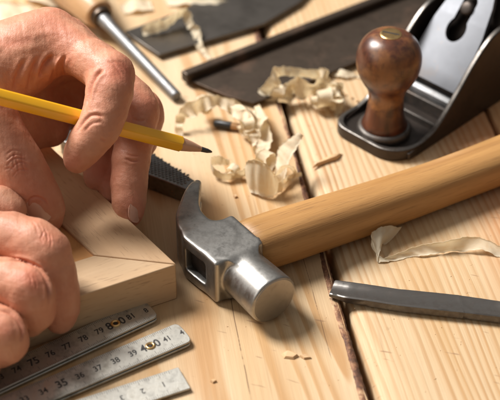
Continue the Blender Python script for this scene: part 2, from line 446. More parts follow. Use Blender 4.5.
# bark inlay as its own irregular strip sitting in the seam, a hair above the left board's lip
def bark():
    r = np.random.RandomState(4); rings = []
    vs = np.arange(-155, 515, 1.6)
    for v in vs:
        wl = 2.6 + 1.0 * sin(v * .021 + .6) + .4 * sin(v * .083 + 2) + .12 * sin(v * .3) + r.normal() * .10
        zz = .18 + r.normal() * .04
        pr = [(-.9 - wl, -.8), (-.9 - wl, .06), (-.9 - wl * .6, zz), (-.9 - wl * .25, zz * .3), (-.3 + r.normal() * .15, -.9), (-.1, -4.5)]
        rings.append([seam_xy(u, v) + np.array([0, 0, z]) for u, z in pr])
    b = MB(); b.loft(rings, True); o = obj('tabletop_bark_strip', b.V, b.F, M['bark'], smooth=True, origin=SB); o['kind'] = 'structure'
bark()
b = MB(); b.prism([(-700, -420), (700, -420), (700, 900), (-700, 900)], -40, -26.5)
o = obj('tabletop_underlay', b.V, b.F, simple('underlay', (.05, .03, .02), .8), smooth=False); o['kind'] = 'structure'

# ------------------------------------------------------------------ hammer
HB = np.array([-9., -62., 14.]); HA = radians(36); SK = .125
hb = np.array([cos(HA), sin(HA), 0]); ha = np.array([sin(HA), -cos(HA), 0]); hz = np.array([0, 0, 1.])
def HL(a, b_, z): return HB + ha * a + hb * b_ + hz * z
hammer = thing('claw_hammer', 'claw hammer with grey steel head and thick honey-coloured wooden handle lying across the boards', 'hammer', (HB[0], HB[1], 0))
def hammer_head():
    h = .55; fd = Field((-55, -24, -15), (43, 20, 15), h)
    sl, (A, B, Z) = fd.sub(fd.lo, fd.lo + fd.n * h)
    def rbox(ca, cb, cz, ea, eb, ez, r, rotq=0):
        a_ = A - ca; b_ = B - cb
        if rotq: a_, b_ = a_ * cos(rotq) + b_ * sin(rotq), -a_ * sin(rotq) + b_ * cos(rotq)
        qa = np.abs(a_) - ea + r; qb = np.abs(b_) - eb + r; qz = np.abs(Z - cz) - ez + r
        return np.sqrt(np.maximum(qa, 0) ** 2 + np.maximum(qb, 0) ** 2 + np.maximum(qz, 0) ** 2) + np.minimum(np.maximum(qa, np.maximum(qb, qz)), 0) - r
    blk = rbox(-1, -3.5, 0, 13.3, 14.2, 13, 2.0)
    # chamfered cheek corners towards face
    # neck + poll
    rad = np.sqrt((B + 1.8) ** 2 + Z ** 2)
    t = np.clip((A - 8) / 29, 0, 1)
    rr = 11.9 + .9 * t
    neck = np.maximum(rad - rr, np.maximum(5 - A, A - 37.0))
    neck = smax(neck, (rad + (A - 37) - 12.1) * .7071, .5)
    # V shaped facets where the neck meets the block
    base = np.maximum(np.maximum(np.abs(B + 1.8) + (A - 19) * .75 - 4.3, np.abs(Z) + (A - 19) * .5 - 9.5), 8 - A) * .75
    f = smin(blk, neck, 1.6); f = smin(f, base, 1.6)
    # claws: curved spine in the a-b plane
    sp = catmull([(-6, -7), (-15, -8.8), (-25, -7), (-33, -2), (-39.5, 3.6), (-45.3, 9.4), (-49.3, 13.8)], 8)
    th = np.interp(np.linspace(0, 1, len(sp)), [0, .25, .5, .8, 1], [9.5, 8.0, 5.0, 3.4, 2.1])
    claw = np.full(np.broadcast(A, B, Z).shape, 60., np.float32)
    A2 = A[:, :, 0]; B2 = B[:, :, 0]
    best = np.full(np.broadcast(A2, B2).shape, 60.); par = np.zeros_like(best)
    for i in range(len(sp) - 1):
        p = sp[i]; d = sp[i + 1] - p; q = np.clip(((A2 - p[0]) * d[0] + (B2 - p[1]) * d[1]) / (d @ d), 0, 1)
        D = np.hypot(A2 - p[0] - q * d[0], B2 - p[1] - q * d[1]) - (th[i] + (th[i + 1] - th[i]) * q)
        m = D < best; best = np.where(m, D, best); par = np.where(m, (i + q) / (len(sp) - 1), par)
    best = best[:, :, None]; par = par[:, :, None]
    wz = np.interp(par, [0, .35, .7, .92, 1], [13.0, 13.0, 12.4, 10.6, 9.4])
    slot = np.interp(par, [0, .40, .55, 1], [-4, -.5, 1.4, 4.0])
    claw = smax(best, np.abs(Z) - wz, 1.6)
    claw = smax(claw, slot - np.abs(Z), 1.0)
    f = smin(f, claw, 5.5)
    f = smax(f, np.abs(Z) - 12.95, .9)
    # eye socket
    hole = rbox(-4.6, -18, 0, 7.8, 9, 6.8, 1.4)
    f = smax(f, -hole, .8)
    # flatten handle side collar
    V, F = surface_nets(f.astype(np.float32), fd.lo, h)
    V = relax(V, F, 2, .5)
    W = HB + V[:, :1] * ha + V[:, 1:2] * hb + V[:, 2:3] * hz
    return obj('head', W, F[:, ::-1], M['steel'], hammer)
M['handle_end'] = simple('handle_end_grain', (.04, .026, .018), .85, nscale=500, var=.5, bumpd=.3)
hh = hammer_head()
b = MB(); b.tube(HL(36.9, -1.8, 0), HL(37.2, -1.8, 0), 11.7, 11.5, 64); obj('striking_face', b.V, b.F, M['steelface'], hammer, angle=40)
b = MB()
def ringH(bb, ea, ez, z0, a0=-2):
    a0 = a0 + max(0, bb - 6) * SK
    return [HL(a0 + ea * np.sign(cos(q)) * abs(cos(q)) ** .75, bb, z0 + ez * np.sign(sin(q)) * abs(sin(q)) ** .75) for q in np.linspace(0, 2 * pi, 40, endpoint=False)]
b.loft([[HL(-4.6 + a_, bb, z_) for a_, z_ in ((-8.2, -7.2), (8.2, -7.2), (8.2, 7.2), (-8.2, 7.2))] for bb in (-15.0, -9.0)]); obj('handle_end', b.V, b.F, M['handle_end'], hammer)
M['hickory'] = wood_mat('hammer_handle_wood', (.46, .25, .088), (.25, .115, .036), (.04, 1, 1), .45, .5, .85, freq=2.4, rot=(0, 0, -HA + SK), bumpd=.25, coat=.08)
b = MB(); prof = [(9, 9.5, 9.2, 0), (10.9, 11.5, 10.8, 0), (11, 12.6, 11.7, 0), (16, 13.2, 12.1, 0), (30, 13.6, 12.2, -.3), (50, 13.2, 12.0, -.8), (75, 12.9, 11.7, -1.6), (100, 12.6, 11.2, -2.3), (130, 12.3, 10.8, -2.8), (165, 12.6, 11.0, -2.8), (200, 13.4, 11.6, -2.2), (232, 14.4, 12.4, -1.4), (246, 15.6, 12.8, -.3), (252, 12.5, 10.5, -.3)]
prof = catmull(prof[3:-2], 4).tolist(); prof = [(9, 9.5, 9.2, 0), (10.6, 11.8, 11.0, 0), (11.6, 12.8, 11.8, 0)] + prof + [(244, 15.8, 13.0, -.3), (250, 13.5, 11, -.3), (252, 9.5, 8.5, -.3)]
b.loft([ringH(q[0], q[1], q[2], q[3] , a0=-2 + 1.2 * sin(q[0] / 250 * 5)) for q in prof]); obj('handle', b.V, b.F, M['hickory'], hammer, angle=50)

# ------------------------------------------------------------------ pencil
T = Q(212, 152, 702); E0 = Q(-6, 95.5, 650); pd = norm(T - E0); PR = 4.2
pencil = thing('pencil', 'yellow hexagonal pencil with a sharpened point held in the fingers', 'pencil', T)
pu = norm(np.cross(pd, [0, 0, 1])); pv = np.cross(pd, pu)
def hexring(c, r, n=60, hexy=.8, rot=.5):
    out = []
    for q in np.linspace(0, 2 * pi, n, endpoint=False):
        s = (q + rot) % (pi / 3) - pi / 6; k = cos(pi / 6) / cos(s) * 1.06; k = min(k, 1.03); rr = r * (1 + (k - 1) * hexy)
        out.append(c + (pu * cos(q) + pv * sin(q)) * rr)
    return out
LEN = 19.5   # length of the cone
b = MB(); E1 = T - pd * 178
rings = [hexring(E1, PR), hexring(E1 + pd * 60, PR)]
# scalloped paint edge
end = []
for i, q in enumerate(np.linspace(0, 2 * pi, 60, endpoint=False)):
    s = ((q + .5) % (pi / 3) - pi / 6) / (pi / 6)
    c = hexring(T - pd * (LEN - 1.0 - .8 * (1 - s * s)), PR)[i]; end.append(c)
rings.append(end); b.loft(rings, True); obj('painted_body', b.V, b.F, M['paint'], pencil, angle=75)
b = MB(); b.loft([hexring(T - pd * (LEN + 3), PR * .93), hexring(T - pd * (LEN - .5), PR * .955, hexy=.8), hexring(T - pd * (LEN * .6), PR * .62, hexy=0), hexring(T - pd * 6.4, PR * .34, hexy=0)]); obj('sharpened_wood', b.V, b.F, M['cedar'], pencil, angle=60)
b = MB(); b.loft([hexring(T - pd * 6.6, PR * .335, hexy=0), hexring(T - pd * 2.6, PR * .27, hexy=0), hexring(T - pd * .8, PR * .17, hexy=0), hexring(T, PR * .08, hexy=0)]); obj('lead', b.V, b.F, M['lead'], pencil, angle=60)

# ------------------------------------------------------------------ wooden frame corner
FZ = 22.0
A_ = P(176, 264, FZ); o1 = norm(P(52, 148, FZ) - A_); o2 = norm(P(78, 296, FZ) - A_); I_ = P(94, 255, FZ)
i1 = norm(P(62, 225, FZ) - I_); i2 = norm(P(72, 262, FZ) - I_)
frame = thing('wooden_frame', 'pale beech mitred frame corner held down under the hands', 'frame', (A_[0], A_[1], 0))
M['beechA'] = wood_mat('beech_long_rail', (.545, .36, .21), (.38, .215, .105), (.12, 1, 1), .55, .45, .45, freq=1.8, rot=(0, 0, -atan2(o1[1], o1[0])), bumpd=.1)
M['beechB'] = wood_mat('beech_short_rail', (.56, .39, .235), (.40, .24, .125), (.12, 1, 1), .55, .45, .45, freq=1.8, rot=(0, 0, -atan2(o2[1], o2[0])), bumpd=.1)
M['panelw'] = wood_mat('orange_panel', (.60, .30, .11), (.50, .23, .075), (1, .3, 1), .5, .25, .4)
def rail(A0, I0, od, idr, L1, L2, mat):
    b = MB(); b.prism([A0[:2], (A0 + od * L1)[:2], (I0 + idr * L2)[:2], I0[:2]][::1], 0.05, FZ)
    return obj('rail', b.V, b.F, mat, frame, smooth=True, bevel=.55)
mdir = norm(I_ - A_); mn = np.array([-mdir[1], mdir[0], 0]) * .22
s1 = 1 if mn @ o1 > 0 else -1
rail(A_ + mn * s1, I_ + mn * s1, o1, i1, 122, 78, M['beechA'])
rail(A_ - mn * s1, I_ - mn * s1, o2, i2, 150, 118, M['beechB'])
b = MB(); q1 = I_ + i1 * 80; q2 = I_ + i2 * 118; b.prism([(I_ + mdir * -1)[:2], (q1)[:2], (q1 + i2 * 118)[:2], q2[:2]], .3, FZ - 1.6)
obj('backing_panel', b.V, b.F, M['panelw'], frame, smooth=False)

# ------------------------------------------------------------------ folding ruler
ruler = thing('folding_ruler', 'grey metal folding ruler opened in three stacked arms with brass rivets', 'ruler', P(60, 370))
def text_mesh(s, size):
    c = bpy.data.curves.new('txt', 'FONT'); c.body = s; c.size = size; c.align_x = 'CENTER'; c.align_y = 'CENTER'; c.extrude = 0; c.resolution_u = 3; c.offset = .022 * size
    o = bpy.data.objects.new('txt', c); COL.objects.link(o); dg = bpy.context.evaluated_depsgraph_get(); dg.update()
    me = bpy.data.meshes.new_from_object(o.evaluated_get(dg)); V = [tuple(v.co) for v in me.vertices]; F = [tuple(p.vertices) for p in me.polygons]
    bpy.data.objects.remove(o); bpy.data.meshes.remove(me); bpy.data.curves.remove(c); return np.array(V).reshape(-1, 3), F
def ruler_arm(p_end, p_far, z, L, marks, W=14.2, round_end=True, flip=False, rivet=None, dens=1.0, yoff=0, unit=None, leaves=2, lab=None):
    """p_end: world point of the number line origin; direction towards p_far (left); marks: list of (text, mm, size)"""
    x = norm(p_end - p_far); x[2] = 0; x = norm(x); y = np.array([-x[1], x[0], 0])    # x towards the right end, y away
    def loc(a, bb, zz): return np.array([p_end[0], p_end[1], 0]) + x * a + y * (bb + yoff) + np.array([0, 0, zz])
    arm = None
    for lf in range(leaves):
        zz = z - lf * 1.5; sh = lf * .9
        R = 2.8; poly = []
        e = unit['end']
        if round_end:
            for q in np.linspace(-pi / 2, pi / 2, 15): poly.append((e - 3.6 + 3.6 * abs(cos(q)) ** .6, (W / 2) * np.sign(sin(q)) * abs(sin(q)) ** .62))
        else: poly += [(e - .3, -W / 2), (e, -W / 2 + .4), (e + 0, W / 2 - .4), (e - .3, W / 2)]
        poly += [(-L, W / 2), (-L, -W / 2)]
        b = MB(); pts = [loc(a - sh * .3, bb - sh * .5, 0) for a, bb in poly]; b.prism(pts, zz - 1.05, zz)
        o = obj('arm' if lf == 0 else 'lower_leaf', b.V, b.F, M['ruler'], ruler if lf == 0 else arm, smooth=True, bevel=.28)
        if lf == 0: arm = o
    if lab: arm['label'] = lab
    def prnt(mk, mat, nm):
        b = MB()
        for (s, mm, size, dy) in mk:
            V, F = text_mesh(s, size)
            if flip: V = V * np.array([-1, -1, 1])
            V[:, 0] *= .86
            W_ = [loc(v[0] + mm, v[1] + dy, z + .03) for v in V]; b.add(W_, F)
        return b
    b = prnt(marks, M['ink'], 'numerals')
    obj('numerals', b.V, b.F, M['ink'], arm, smooth=False)
    b = MB(); u = unit['mm']; k0 = int(-L / u * 10) ; 
    for k in range(k0, int(unit['end'] / u * 10) - 2):
        aa = k * u / 10 + unit.get('ph', 0); tl = 3.0 if k % 10 == 0 else (2.2 if k % 5 == 0 else 1.3)
        if aa > unit['end'] - 5: break
        w = .1
        for side in (-1, 1):
            y0 = side * (W / 2 - .4); y1 = side * (W / 2 - .4 - tl)
            b.add([loc(aa - w, y0, z + .02), loc(aa + w, y0, z + .02), loc(aa + w, y1, z + .02), loc(aa - w, y1, z + .02)], [(0, 1, 2, 3)])
    obj('graduations', b.V, b.F, M['inkfade'], arm, smooth=False)
    if rivet is not None:
        b = MB(); c = loc(rivet, 0, z)
        pr = [(-.1, 2.35), (.25, 2.45), (.62, 2.1), (.72, 1.7), (.6, 1.35), (.15, 1.1), (-.3, 1.05)]
        n = 32; V = [c + np.array([r_ * cos(q), r_ * sin(q), hz_]) for hz_, r_ in pr for q in np.linspace(0, 2 * pi, n, endpoint=False)]
        F = [(i * n + j, i * n + (j + 1) % n, (i + 1) * n + (j + 1) % n, (i + 1) * n + j) for i in range(len(pr) - 1) for j in range(n)]
        b.add(V, F); rv = obj('rivet', b.V, b.F, M['brass'], arm)
        b = MB(); b.tube(c + np.array([0, 0, -.1]), c + np.array([0, 0, .12]), 1.2, 1.2, 20); obj('rivet_core', b.V, b.F, M['cavity'], rv if False else arm)
    return arm
r1 = P(115.6, 324, 3.4); f1 = P(33.8, 362, 3.4); u1 = np.linalg.norm((r1 - f1)[:2]) / 5
mk = [(str(80 - k), -k * u1, 6.2 if (80 - k) % 5 == 0 else 5.0, 0) for k in range(1, 14)] + [('8', -3.3, 6.8, 0), ('0', 3.6, 6.8, 0), ('81', u1 * .98, 5.0, 0), ('8', u1 * 1.9, 4.4, -.6)]
ruler_arm(r1, f1, 3.6, 150, mk, unit=dict(mm=u1, end=19.8), rivet=0, lab='top arm with numerals up to 81, partly under the fist')
r2 = P(150.4, 346, 3.4); f2 = P(61.8, 383.6, 3.4); u2 = np.linalg.norm((r2 - f2)[:2]) / 5
mk = [(str(40 - k), -k * u2, 6.4 if (40 - k) % 5 == 0 else 4.8, 0) for k in range(1, 14)] + [('4', -3.6, 6.8, 0), ('0', 3.6, 6.8, 0), ('41', u2 * .98, 4.6, 0), ('4', u2 * 1.85, 4.6, 0)]
ruler_arm(r2, f2, 3.4, 150, mk, unit=dict(mm=u2, end=18.6), rivet=0, lab='middle arm with numerals 35 to 41')
r3 = P(163.5, 383.8, 2.4); f3 = P(125, 396.3, 2.4); u3 = 10.0
mk = [(str(k), -(k - 1) * u3, 4.4, 0) for k in range(1, 12)]
ruler_arm(r3, f3, 2.2, 150, mk, W=14.5, round_end=False, flip=True, unit=dict(mm=u3, end=10.2), leaves=1, lab='lowest arm with square end and upside-down numerals')
print('ruler units', u1, u2)

# ------------------------------------------------------------------ gouge / chisel blade
chis = thing('chisel', 'blackened steel chisel blade without visible handle lying on the right board', 'chisel', P(335, 300))
def chisel():
    st = [  # px top edge, px mid edge at given x
        ((336.5, 279), (330.5, 294)), ((352, 281), (346, 297.5)), ((370, 283.5), (366, 300)), ((400, 288), (398, 305)), ((432, 291), (430, 308.6)), ((458, 293.8), (462, 312)), ((462, 294.4), (465, 312.3)), ((500, 300), (500, 316.5)), ((503, 300.4), (503, 317)), ((560, 308), (560, 323.5)), ((600, 313), (600, 328.5))]
    rings = []
    for i, (a, c) in enumerate(st):
        zt = float(np.interp(a[0], [336, 345, 362, 600], [4.4, 5.6, 6.2, 6.2]))
        p = P(a[0], a[1], zt); q = P(c[0], c[1], zt - .6); w = q - p
        cr = []
        for s, dz in ((0, -1.1), (.05, -.2), (.12, 0), (.3, -.7), (.5, -1.0), (.7, -.7), (.88, -.1), (.95, 0), (1.0, -.35)): cr.append(p + w * s + np.array([0, 0, dz]))
        th = float(np.interp(a[0], [336, 350, 380, 600], [2.4, 3.8, 4.5, 4.5]))
        for s, dz in ((1.01, -1.6), (1.0, -th + .5), (.96, -th), (.5, -th - .1), (.04, -th), (0, -th + .6)): cr.append(p + w * s + np.array([0, 0, dz]))
        rings.append(cr)
    R = np.array(rings)
    # densify along the length
    D = []
    for i in range(len(R) - 1):
        for t in np.linspace(0, 1, 6, endpoint=False): D.append(R[i] * (1 - t) + R[i + 1] * t)
    D.append(R[-1]); D = np.array(D)
    D += rng.normal(size=D.shape) * np.array([.01, .03, .03])
    # bevelled cutting tip
    tip = D[0].copy(); ctr = tip.mean(0); D = np.vstack([[ctr + (tip - ctr) * np.array([.97, .97, .78]) - norm(R[1][4] - R[0][4]) * .7], D])
    b = MB(); b.loft(D.tolist()); return b
b = chisel(); obj('blade', b.V, b.F, M['gouge'], chis, angle=38)

# ------------------------------------------------------------------ rasp
rasp = thing('rasp', 'black cross-cut rasp end lying behind the fingers', 'rasp', P(185, 200))
RZ = 10.0
ra_ = [P(196, 181, RZ), P(186, 189, RZ), P(94, 155, RZ), P(60, 140, RZ), P(60, 104, RZ), P(110, 125, RZ)]
b = MB(); b.prism([r[:2] for r in ra_][::-1], .3, RZ); obj('bar', b.V, b.F, M['rasp'], rasp, bevel=.7)
b = MB()
e1 = norm(ra_[1] - ra_[2]); nrm_ = np.array([-e1[1], e1[0], 0]); Lr = np.linalg.norm(ra_[1] - ra_[2])
def inside(p, poly):
    c = False; n = len(poly)
    for i in range(n):
        a, d = poly[i], poly[(i + 1) % n]
        if (a[1] > p[1]) != (d[1] > p[1]) and p[0] < (d[0] - a[0]) * (p[1] - a[1]) / (d[1] - a[1]) + a[0]: c = not c
    return c
cen = sum(ra_) / len(ra_)
polyi = [cen + (r - cen) * np.array([.955, .90, 1]) for r in ra_]
k = 0
for i in range(-2, 50):
    for j in range(0, 16):
        p = ra_[2] + e1 * (i * 2.3 + (j % 2) * 1.15) + nrm_ * (j * 1.55 + 1.2)
        if inside(p, polyi):
            hgt = .5; a1 = e1 * 1.0; a2 = nrm_ * 1.15
            b.add([p - a1, p - a2, p + a1, p + a2] + [p + a1 * .25 + v_ * .55 + np.array([0, 0, hgt]) for v_ in (-a1, -a2, a1, a2)], [(0, 1, 5, 4), (1, 2, 6, 5), (2, 3, 7, 6), (3, 0, 4, 7), (4, 5, 6, 7)])
obj('teeth', b.V, b.F, M['rasp'], rasp, smooth=False)

# ------------------------------------------------------------------ bench plane
CA = radians(45); pc = np.array([cos(CA), sin(CA), 0]); pw = np.array([-sin(CA), cos(CA), 0])
K0 = P(384, 128, 6); K0[2] = 0     # knob axis foot
plane = thing('bench_plane', 'black iron bench plane with round varnished wooden knob and bright lever cap', 'hand plane', K0)
def PL(c, w, z): return K0 + pc * c + pw * w + np.array([0, 0, z])
HWD = 25.0
def outline(inset=0, back=205):
    pts = []
    f = -17.6 + inset; hw = HWD - inset; R = 17
    for q in np.linspace(-pi / 2, -pi, 9): pts.append((f + R + R * cos(q) , -hw + R + R * sin(q)))
    # slightly bowed toe
    for q in np.linspace(pi, pi / 2, 9): pts.append((f + 11 + 11 * cos(q), hw - 11 + 11 * sin(q)))
    pts += [(back - inset, hw), (back - inset, -hw)]
    return pts
po = outline(); pi_ = outline(2.6)
n = len(po)
b = MB()
V = [PL(c, w, .2) for c, w in po] + [PL(c, w, 7.2) for c, w in po] + [PL(c, w, 7.2) for c, w in pi_] + [PL(c, w, 4.2) for c, w in pi_]
F = [tuple(range(n))[::1]]
for r_ in range(3):
    for i in range(n): F.append((r_ * n + i, r_ * n + (i + 1) % n, (r_ + 1) * n + (i + 1) % n, (r_ + 1) * n + i)[::-1])
F.append(tuple(range(3 * n, 4 * n))[::-1])
b.add(V, F); body = obj('body', b.V, b.F, M['dark_iron'], plane, bevel=.7)
M['rim'] = metal_mat('worn_iron_rim', (.19, .172, .155), .38, .9, (.06, .05, .04), 130, bumpd=.08)
body.data.materials.append(M['rim'])
for p_ in body.data.polygons[1 + n:1 + 2 * n]: p_.material_index = 1
# side walls
for sgn in (-1, 1):
    prof = [(-8, 5), (2, 6.8), (8, 8), (14, 10), (22, 16), (32, 26), (42, 37), (52, 46), (60, 50.5), (68, 52), (78, 50), (90, 42), (105, 30), (125, 18), (150, 11), (185, 8), (204, 6)]
    prof = catmull(prof, 3)
    V = []; nn = len(prof)
    for w in (HWD - 3.2, HWD + .03):
        V += [PL(c, sgn * w, 1.2) for c, z in prof] + [PL(c, sgn * w, z) for c, z in prof]
    F = []
    for i in range(nn - 1):
        F += [(i, i + 1, nn + i + 1, nn + i), (2 * nn + i + 1, 2 * nn + i, 3 * nn + i, 3 * nn + i + 1), (nn + i, nn + i + 1, 3 * nn + i + 1, 3 * nn + i)]
    F += [(0, nn, 3 * nn, 2 * nn), (nn - 1, 3 * nn - 1, 4 * nn - 1, 2 * nn - 1)]
    b = MB(); b.add(V, F); sw = obj('side_wall', b.V, b.F, M['dark_iron'], plane, bevel=.8); sw.data.materials.append(M['rim'])
    for p_ in list(sw.data.polygons)[2:3 * (nn - 1):3]: p_.material_index = 1
# cross ribs on the bed, mouth and frog
b = MB()
def pbox(c0, c1, w0, w1, z0, z1): b.add([PL(c, w, z) for z in (z0, z1) for c, w in ((c0, w0), (c1, w0), (c1, w1), (c0, w1))], [(3, 2, 1, 0), (4, 5, 6, 7), (0, 1, 5, 4), (1, 2, 6, 5), (2, 3, 7, 6), (3, 0, 4, 7)])
pbox(19.5, 21.5, -21, 21, 4, 8.0); pbox(30, 32.5, -21, 21, 4, 12.0)
obj('bed_rib', b.V, b.F, M['iron_in'], plane, bevel=.5)
b = MB(); b.add([PL(c, w, z) for w in (-20, 20) for c, z in ((44, 4.1), (100, 4.1), (92, 42), (76, 42))], [(0, 1, 2, 3), (7, 6, 5, 4), (0, 4, 5, 1), (1, 5, 6, 2), (2, 6, 7, 3), (3, 7, 4, 0)])
obj('frog', b.V, b.F, M['dark_iron'], plane, bevel=.8)
# blade, cap iron and lever cap on a 48 degree bed
BA = radians(50); bd = pc * cos(BA) + np.array([0, 0, sin(BA)]); bn = -pc * sin(BA) + np.array([0, 0, cos(BA)])
B0 = PL(35.5, 0, 7)
def bp(s, w, t): return B0 + bd * s + pw * w + bn * t
def plate(name, prof, t0, t1, mat, holes=None, bev=.5):
    """prof: list (s, halfwidth)"""
    pts = [(s, -h) for s, h in prof] + [(s, h) for s, h in prof[::-1]]; n = len(pts); b = MB()
    b.add([bp(s, w, t0) for s, w in pts] + [bp(s, w, t1) for s, w in pts], [tuple(range(n))[::-1], tuple(range(n, 2 * n))] + [(i, (i + 1) % n, n + (i + 1) % n, n + i) for i in range(n)])
    return obj(name, b.V, b.F, mat, plane, bevel=bev)
plate('cutting_iron', [(-3, 19.5), (108, 19.5), (112, 17)], -5.5, -3.2, M['dark_iron'])
b = MB()
pr = [(0, -2.8), (.2, 1), (1.8, 3.6), (4.6, 4.6), (7.4, 3.4), (9, .4), (9, -2.8)]
b.loft([[bp(s, w, t) for s, t in pr] for w in (-19, 19)]); obj('cap_iron', b.V, b.F, M['shaft'], plane, bevel=.3)
# lever cap with keyhole: grid with the hole cut out
def lever_cap():
    Ls = 82
    def hw(s): return float(np.interp(s, [0, 8, 25, 45, 62, 75, 82], [19, 19, 18.6, 17.2, 14, 9.5, 4.5]))
    def hole(s, w): # keyhole signed distance
        d1 = math.hypot((s - 43.5) * .82, w) - 6.2
        d2 = math.hypot(max(abs(s - 53) - 7, 0), w) - 4.6
        return min(d1, d2)
    ns, nw = 150, 66; idx = {}; V = []; F = []
    def vid(i, j, top):
        key = (i, j, top)
        if key not in idx:
            s = 11 + (Ls - 11) * i / ns; w = (j / nw * 2 - 1) * hw(s); d = hole(s, w)
            if abs(d) < .9:   # snap to the rim
                e = 1e-3; gs = (hole(s + e, w) - hole(s - e, w)) / (2 * e); gw = (hole(s, w + e) - hole(s, w - e)) / (2 * e); g = math.hypot(gs, gw) or 1
                if abs(d) < .45: s -= d * gs / g; w -= d * gw / g
            th = 6.8 - .0035 * (w * w) - 2.2 * max(0, (20 - s) / 20) ** 2 - .03 * max(0, s - 50)
            t = th if top else th - 3.2
            idx[key] = len(V); V.append(bp(s, w, t))
        return idx[key]
    cells = {}
    for i in range(ns):
        for j in range(nw):
            s = 11 + (Ls - 11) * (i + .5) / ns; w = ((j + .5) / nw * 2 - 1) * hw(s)
            if hole(s, w) > 0: cells[(i, j)] = 1
    for (i, j) in cells:
        F.append((vid(i, j, 1), vid(i + 1, j, 1), vid(i + 1, j + 1, 1), vid(i, j + 1, 1))[::-1]); F.append((vid(i, j, 0), vid(i + 1, j, 0), vid(i + 1, j + 1, 0), vid(i, j + 1, 0)))
        for di, dj, e0, e1 in ((-1, 0, (0, 0), (0, 1)), (1, 0, (1, 1), (1, 0)), (0, -1, (1, 0), (0, 0)), (0, 1, (0, 1), (1, 1))):
            if (i + di, j + dj) not in cells:
                a = (i + e0[0], j + e0[1]); c = (i + e1[0], j + e1[1])
                F.append((vid(*a, 1), vid(*c, 1), vid(*c, 0), vid(*a, 0)))
    return V, F
V, F = lever_cap(); lc = obj('lever_cap', V, F, M['silver'], plane, angle=45)
b = MB(); b.tube(bp(56.3, 0, 2), bp(56.3, 0, 0), 1, 1, 28, extra=None)
b = MB(); c0 = bp(56.5, 0, 1.5); c1 = bp(56.5, 0, 8.4); b.tube(c0, c1, 4, 4, 28, extra=[(0, 4.2), (5.6, 4.3), (6.4, 3.9), (6.9, 2.8)]); obj('cap_screw', b.V, b.F, M['dark_iron'], plane, angle=50)
# knob
b = MB()
kp = [(4.2, 13.2), (6.0, 14.2), (8.2, 14.0), (9.0, 13.2), (9.4, 13.0), (13, 12.2), (18, 11.3), (24, 10.6), (29, 10.4), (33, 10.9), (37, 12.4), (41, 14.8), (46, 17.2), (51, 18.6), (56, 19.0), (61, 18.5), (66, 16.6), (69.5, 13.9), (71.8, 10.8), (73.0, 7.6), (73.3, 6.4)]
kp = [(z_ if z_ < 9.1 else 9.1 + (z_ - 9.1) * .90, r_ if z_ < 9.1 else r_ * .93) for z_, r_ in kp]
kk = catmull(np.array(kp[5:]), 4).tolist()
n = 64
def lathe(b, prof, n=64, cap=True): b.loft([[K0 + np.array([r_ * cos(q), r_ * sin(q), z]) for q in np.linspace(0, 2 * pi, n, endpoint=False)] for z, r_ in prof], cap)
lathe(b, [(8.6, 12.4), (9.4, 12.9)] + kk + [(66.5, 5.6)]); obj('knob', b.V, b.F, M['knob'], plane)
b = MB(); lathe(b, [(4.3, 14.6), (6.2, 15.2), (8.0, 14.7), (8.9, 13.6), (9.0, 12.0)]); obj('knob_seat', b.V, b.F, M['iron_in'], plane, angle=50)
b = MB(); lathe(b, [(66.2, 5.9), (67.1, 5.8), (67.45, 5.2), (67.5, 4.5)], 40)
kn = obj('knob_screw', b.V, b.F, M['brass'], plane, angle=40)
b = MB(); sl_ = norm([.93, -.36, 0]); sq = np.array([-sl_[1], sl_[0], 0]); c = K0 + np.array([0, 0, 67.53])
b.add([c + sl_ * a + sq * w + np.array([0, 0, z]) for z in (-.3, .02) for a, w in ((-4.6, -.55), (4.6, -.55), (4.6, .55), (-4.6, .55))], [(3, 2, 1, 0), (4, 5, 6, 7), (0, 1, 5, 4), (1, 2, 6, 5), (2, 3, 7, 6), (3, 0, 4, 7)])
obj('screw_slot', b.V, b.F, M['cavity'], kn, smooth=False)
# rear handle, just outside the picture
b = MB(); tp = [(128, 0, 6), (126, 20, 5), (130, 45, 4.5), (138, 62, 5), (150, 80, 5), (142, 92, 5), (160, 96, 6), (176, 86, 8), (166, 64, 8), (160, 44, 8), (166, 22, 10), (184, 8, 12), (190, 0, 10)]
tp = [(p_[0], p_[1] * .95 + 4.2) for p_ in tp]
V = [PL(c, w, z) for w in (-11, 11) for c, z in tp]; n = len(tp)
b.add(V, [tuple(range(n)), tuple(range(2 * n - 1, n - 1, -1))] + [(i, n + i, n + (i + 1) % n, (i + 1) % n) for i in range(n)]); obj('rear_handle', b.V, b.F, M['knob'], plane, bevel=4, bseg=4)

# ------------------------------------------------------------------ backsaw
saw = thing('backsaw', 'dark brown backsaw blade with heavy spine lying flat behind the plane', 'saw', P(188, 76))
S0 = P(181, 70, 9); S1 = P(365, -1, 9); sx = norm((S1 - S0)); sx[2] = 0; sx = norm(sx); sy = np.array([sx[1], -sx[0], 0])   # sy towards viewer
def SL(a, t, z): return np.array([S0[0], S0[1], 0]) + sx * a + sy * t + np.array([0, 0, z])
def seg_t(px, py, z):
    d = P(px, py, z) - np.array([S0[0], S0[1], 0]); return float(d @ sx), float(d @ sy)
print('saw pts', seg_t(228, 98, 3), seg_t(250, 101, 3), seg_t(345, 68, 3), seg_t(191, 76, 3))
b = MB()
prq = [(0, 2.2), (0, 8.2), (1, 9.0), (5.5, 9.0), (6.5, 8.2), (6.5, 2.2)]
b.loft([[SL(a, t, z) for t, z in prq] for a in (0, 1.5, 300)]); obj('spine', b.V, b.F, M['rust_steel'], saw, bevel=.6)
b = MB(); aE, tE = seg_t(250, 101, 3); a2, t2 = seg_t(228, 98, 3); tB = max(tE, seg_t(345, 68, 3)[1])
b.prism([SL(a, t, 0)[:2] for a, t in ((2.5, 6), (a2, t2 * .97), (a2 + 8, tB - 1), (a2 + 20, tB), (300, tB), (300, 6))], 3.0, 4.1); obj('blade', b.V, b.F, M['rust_steel'], saw, bevel=.25)
b = MB()
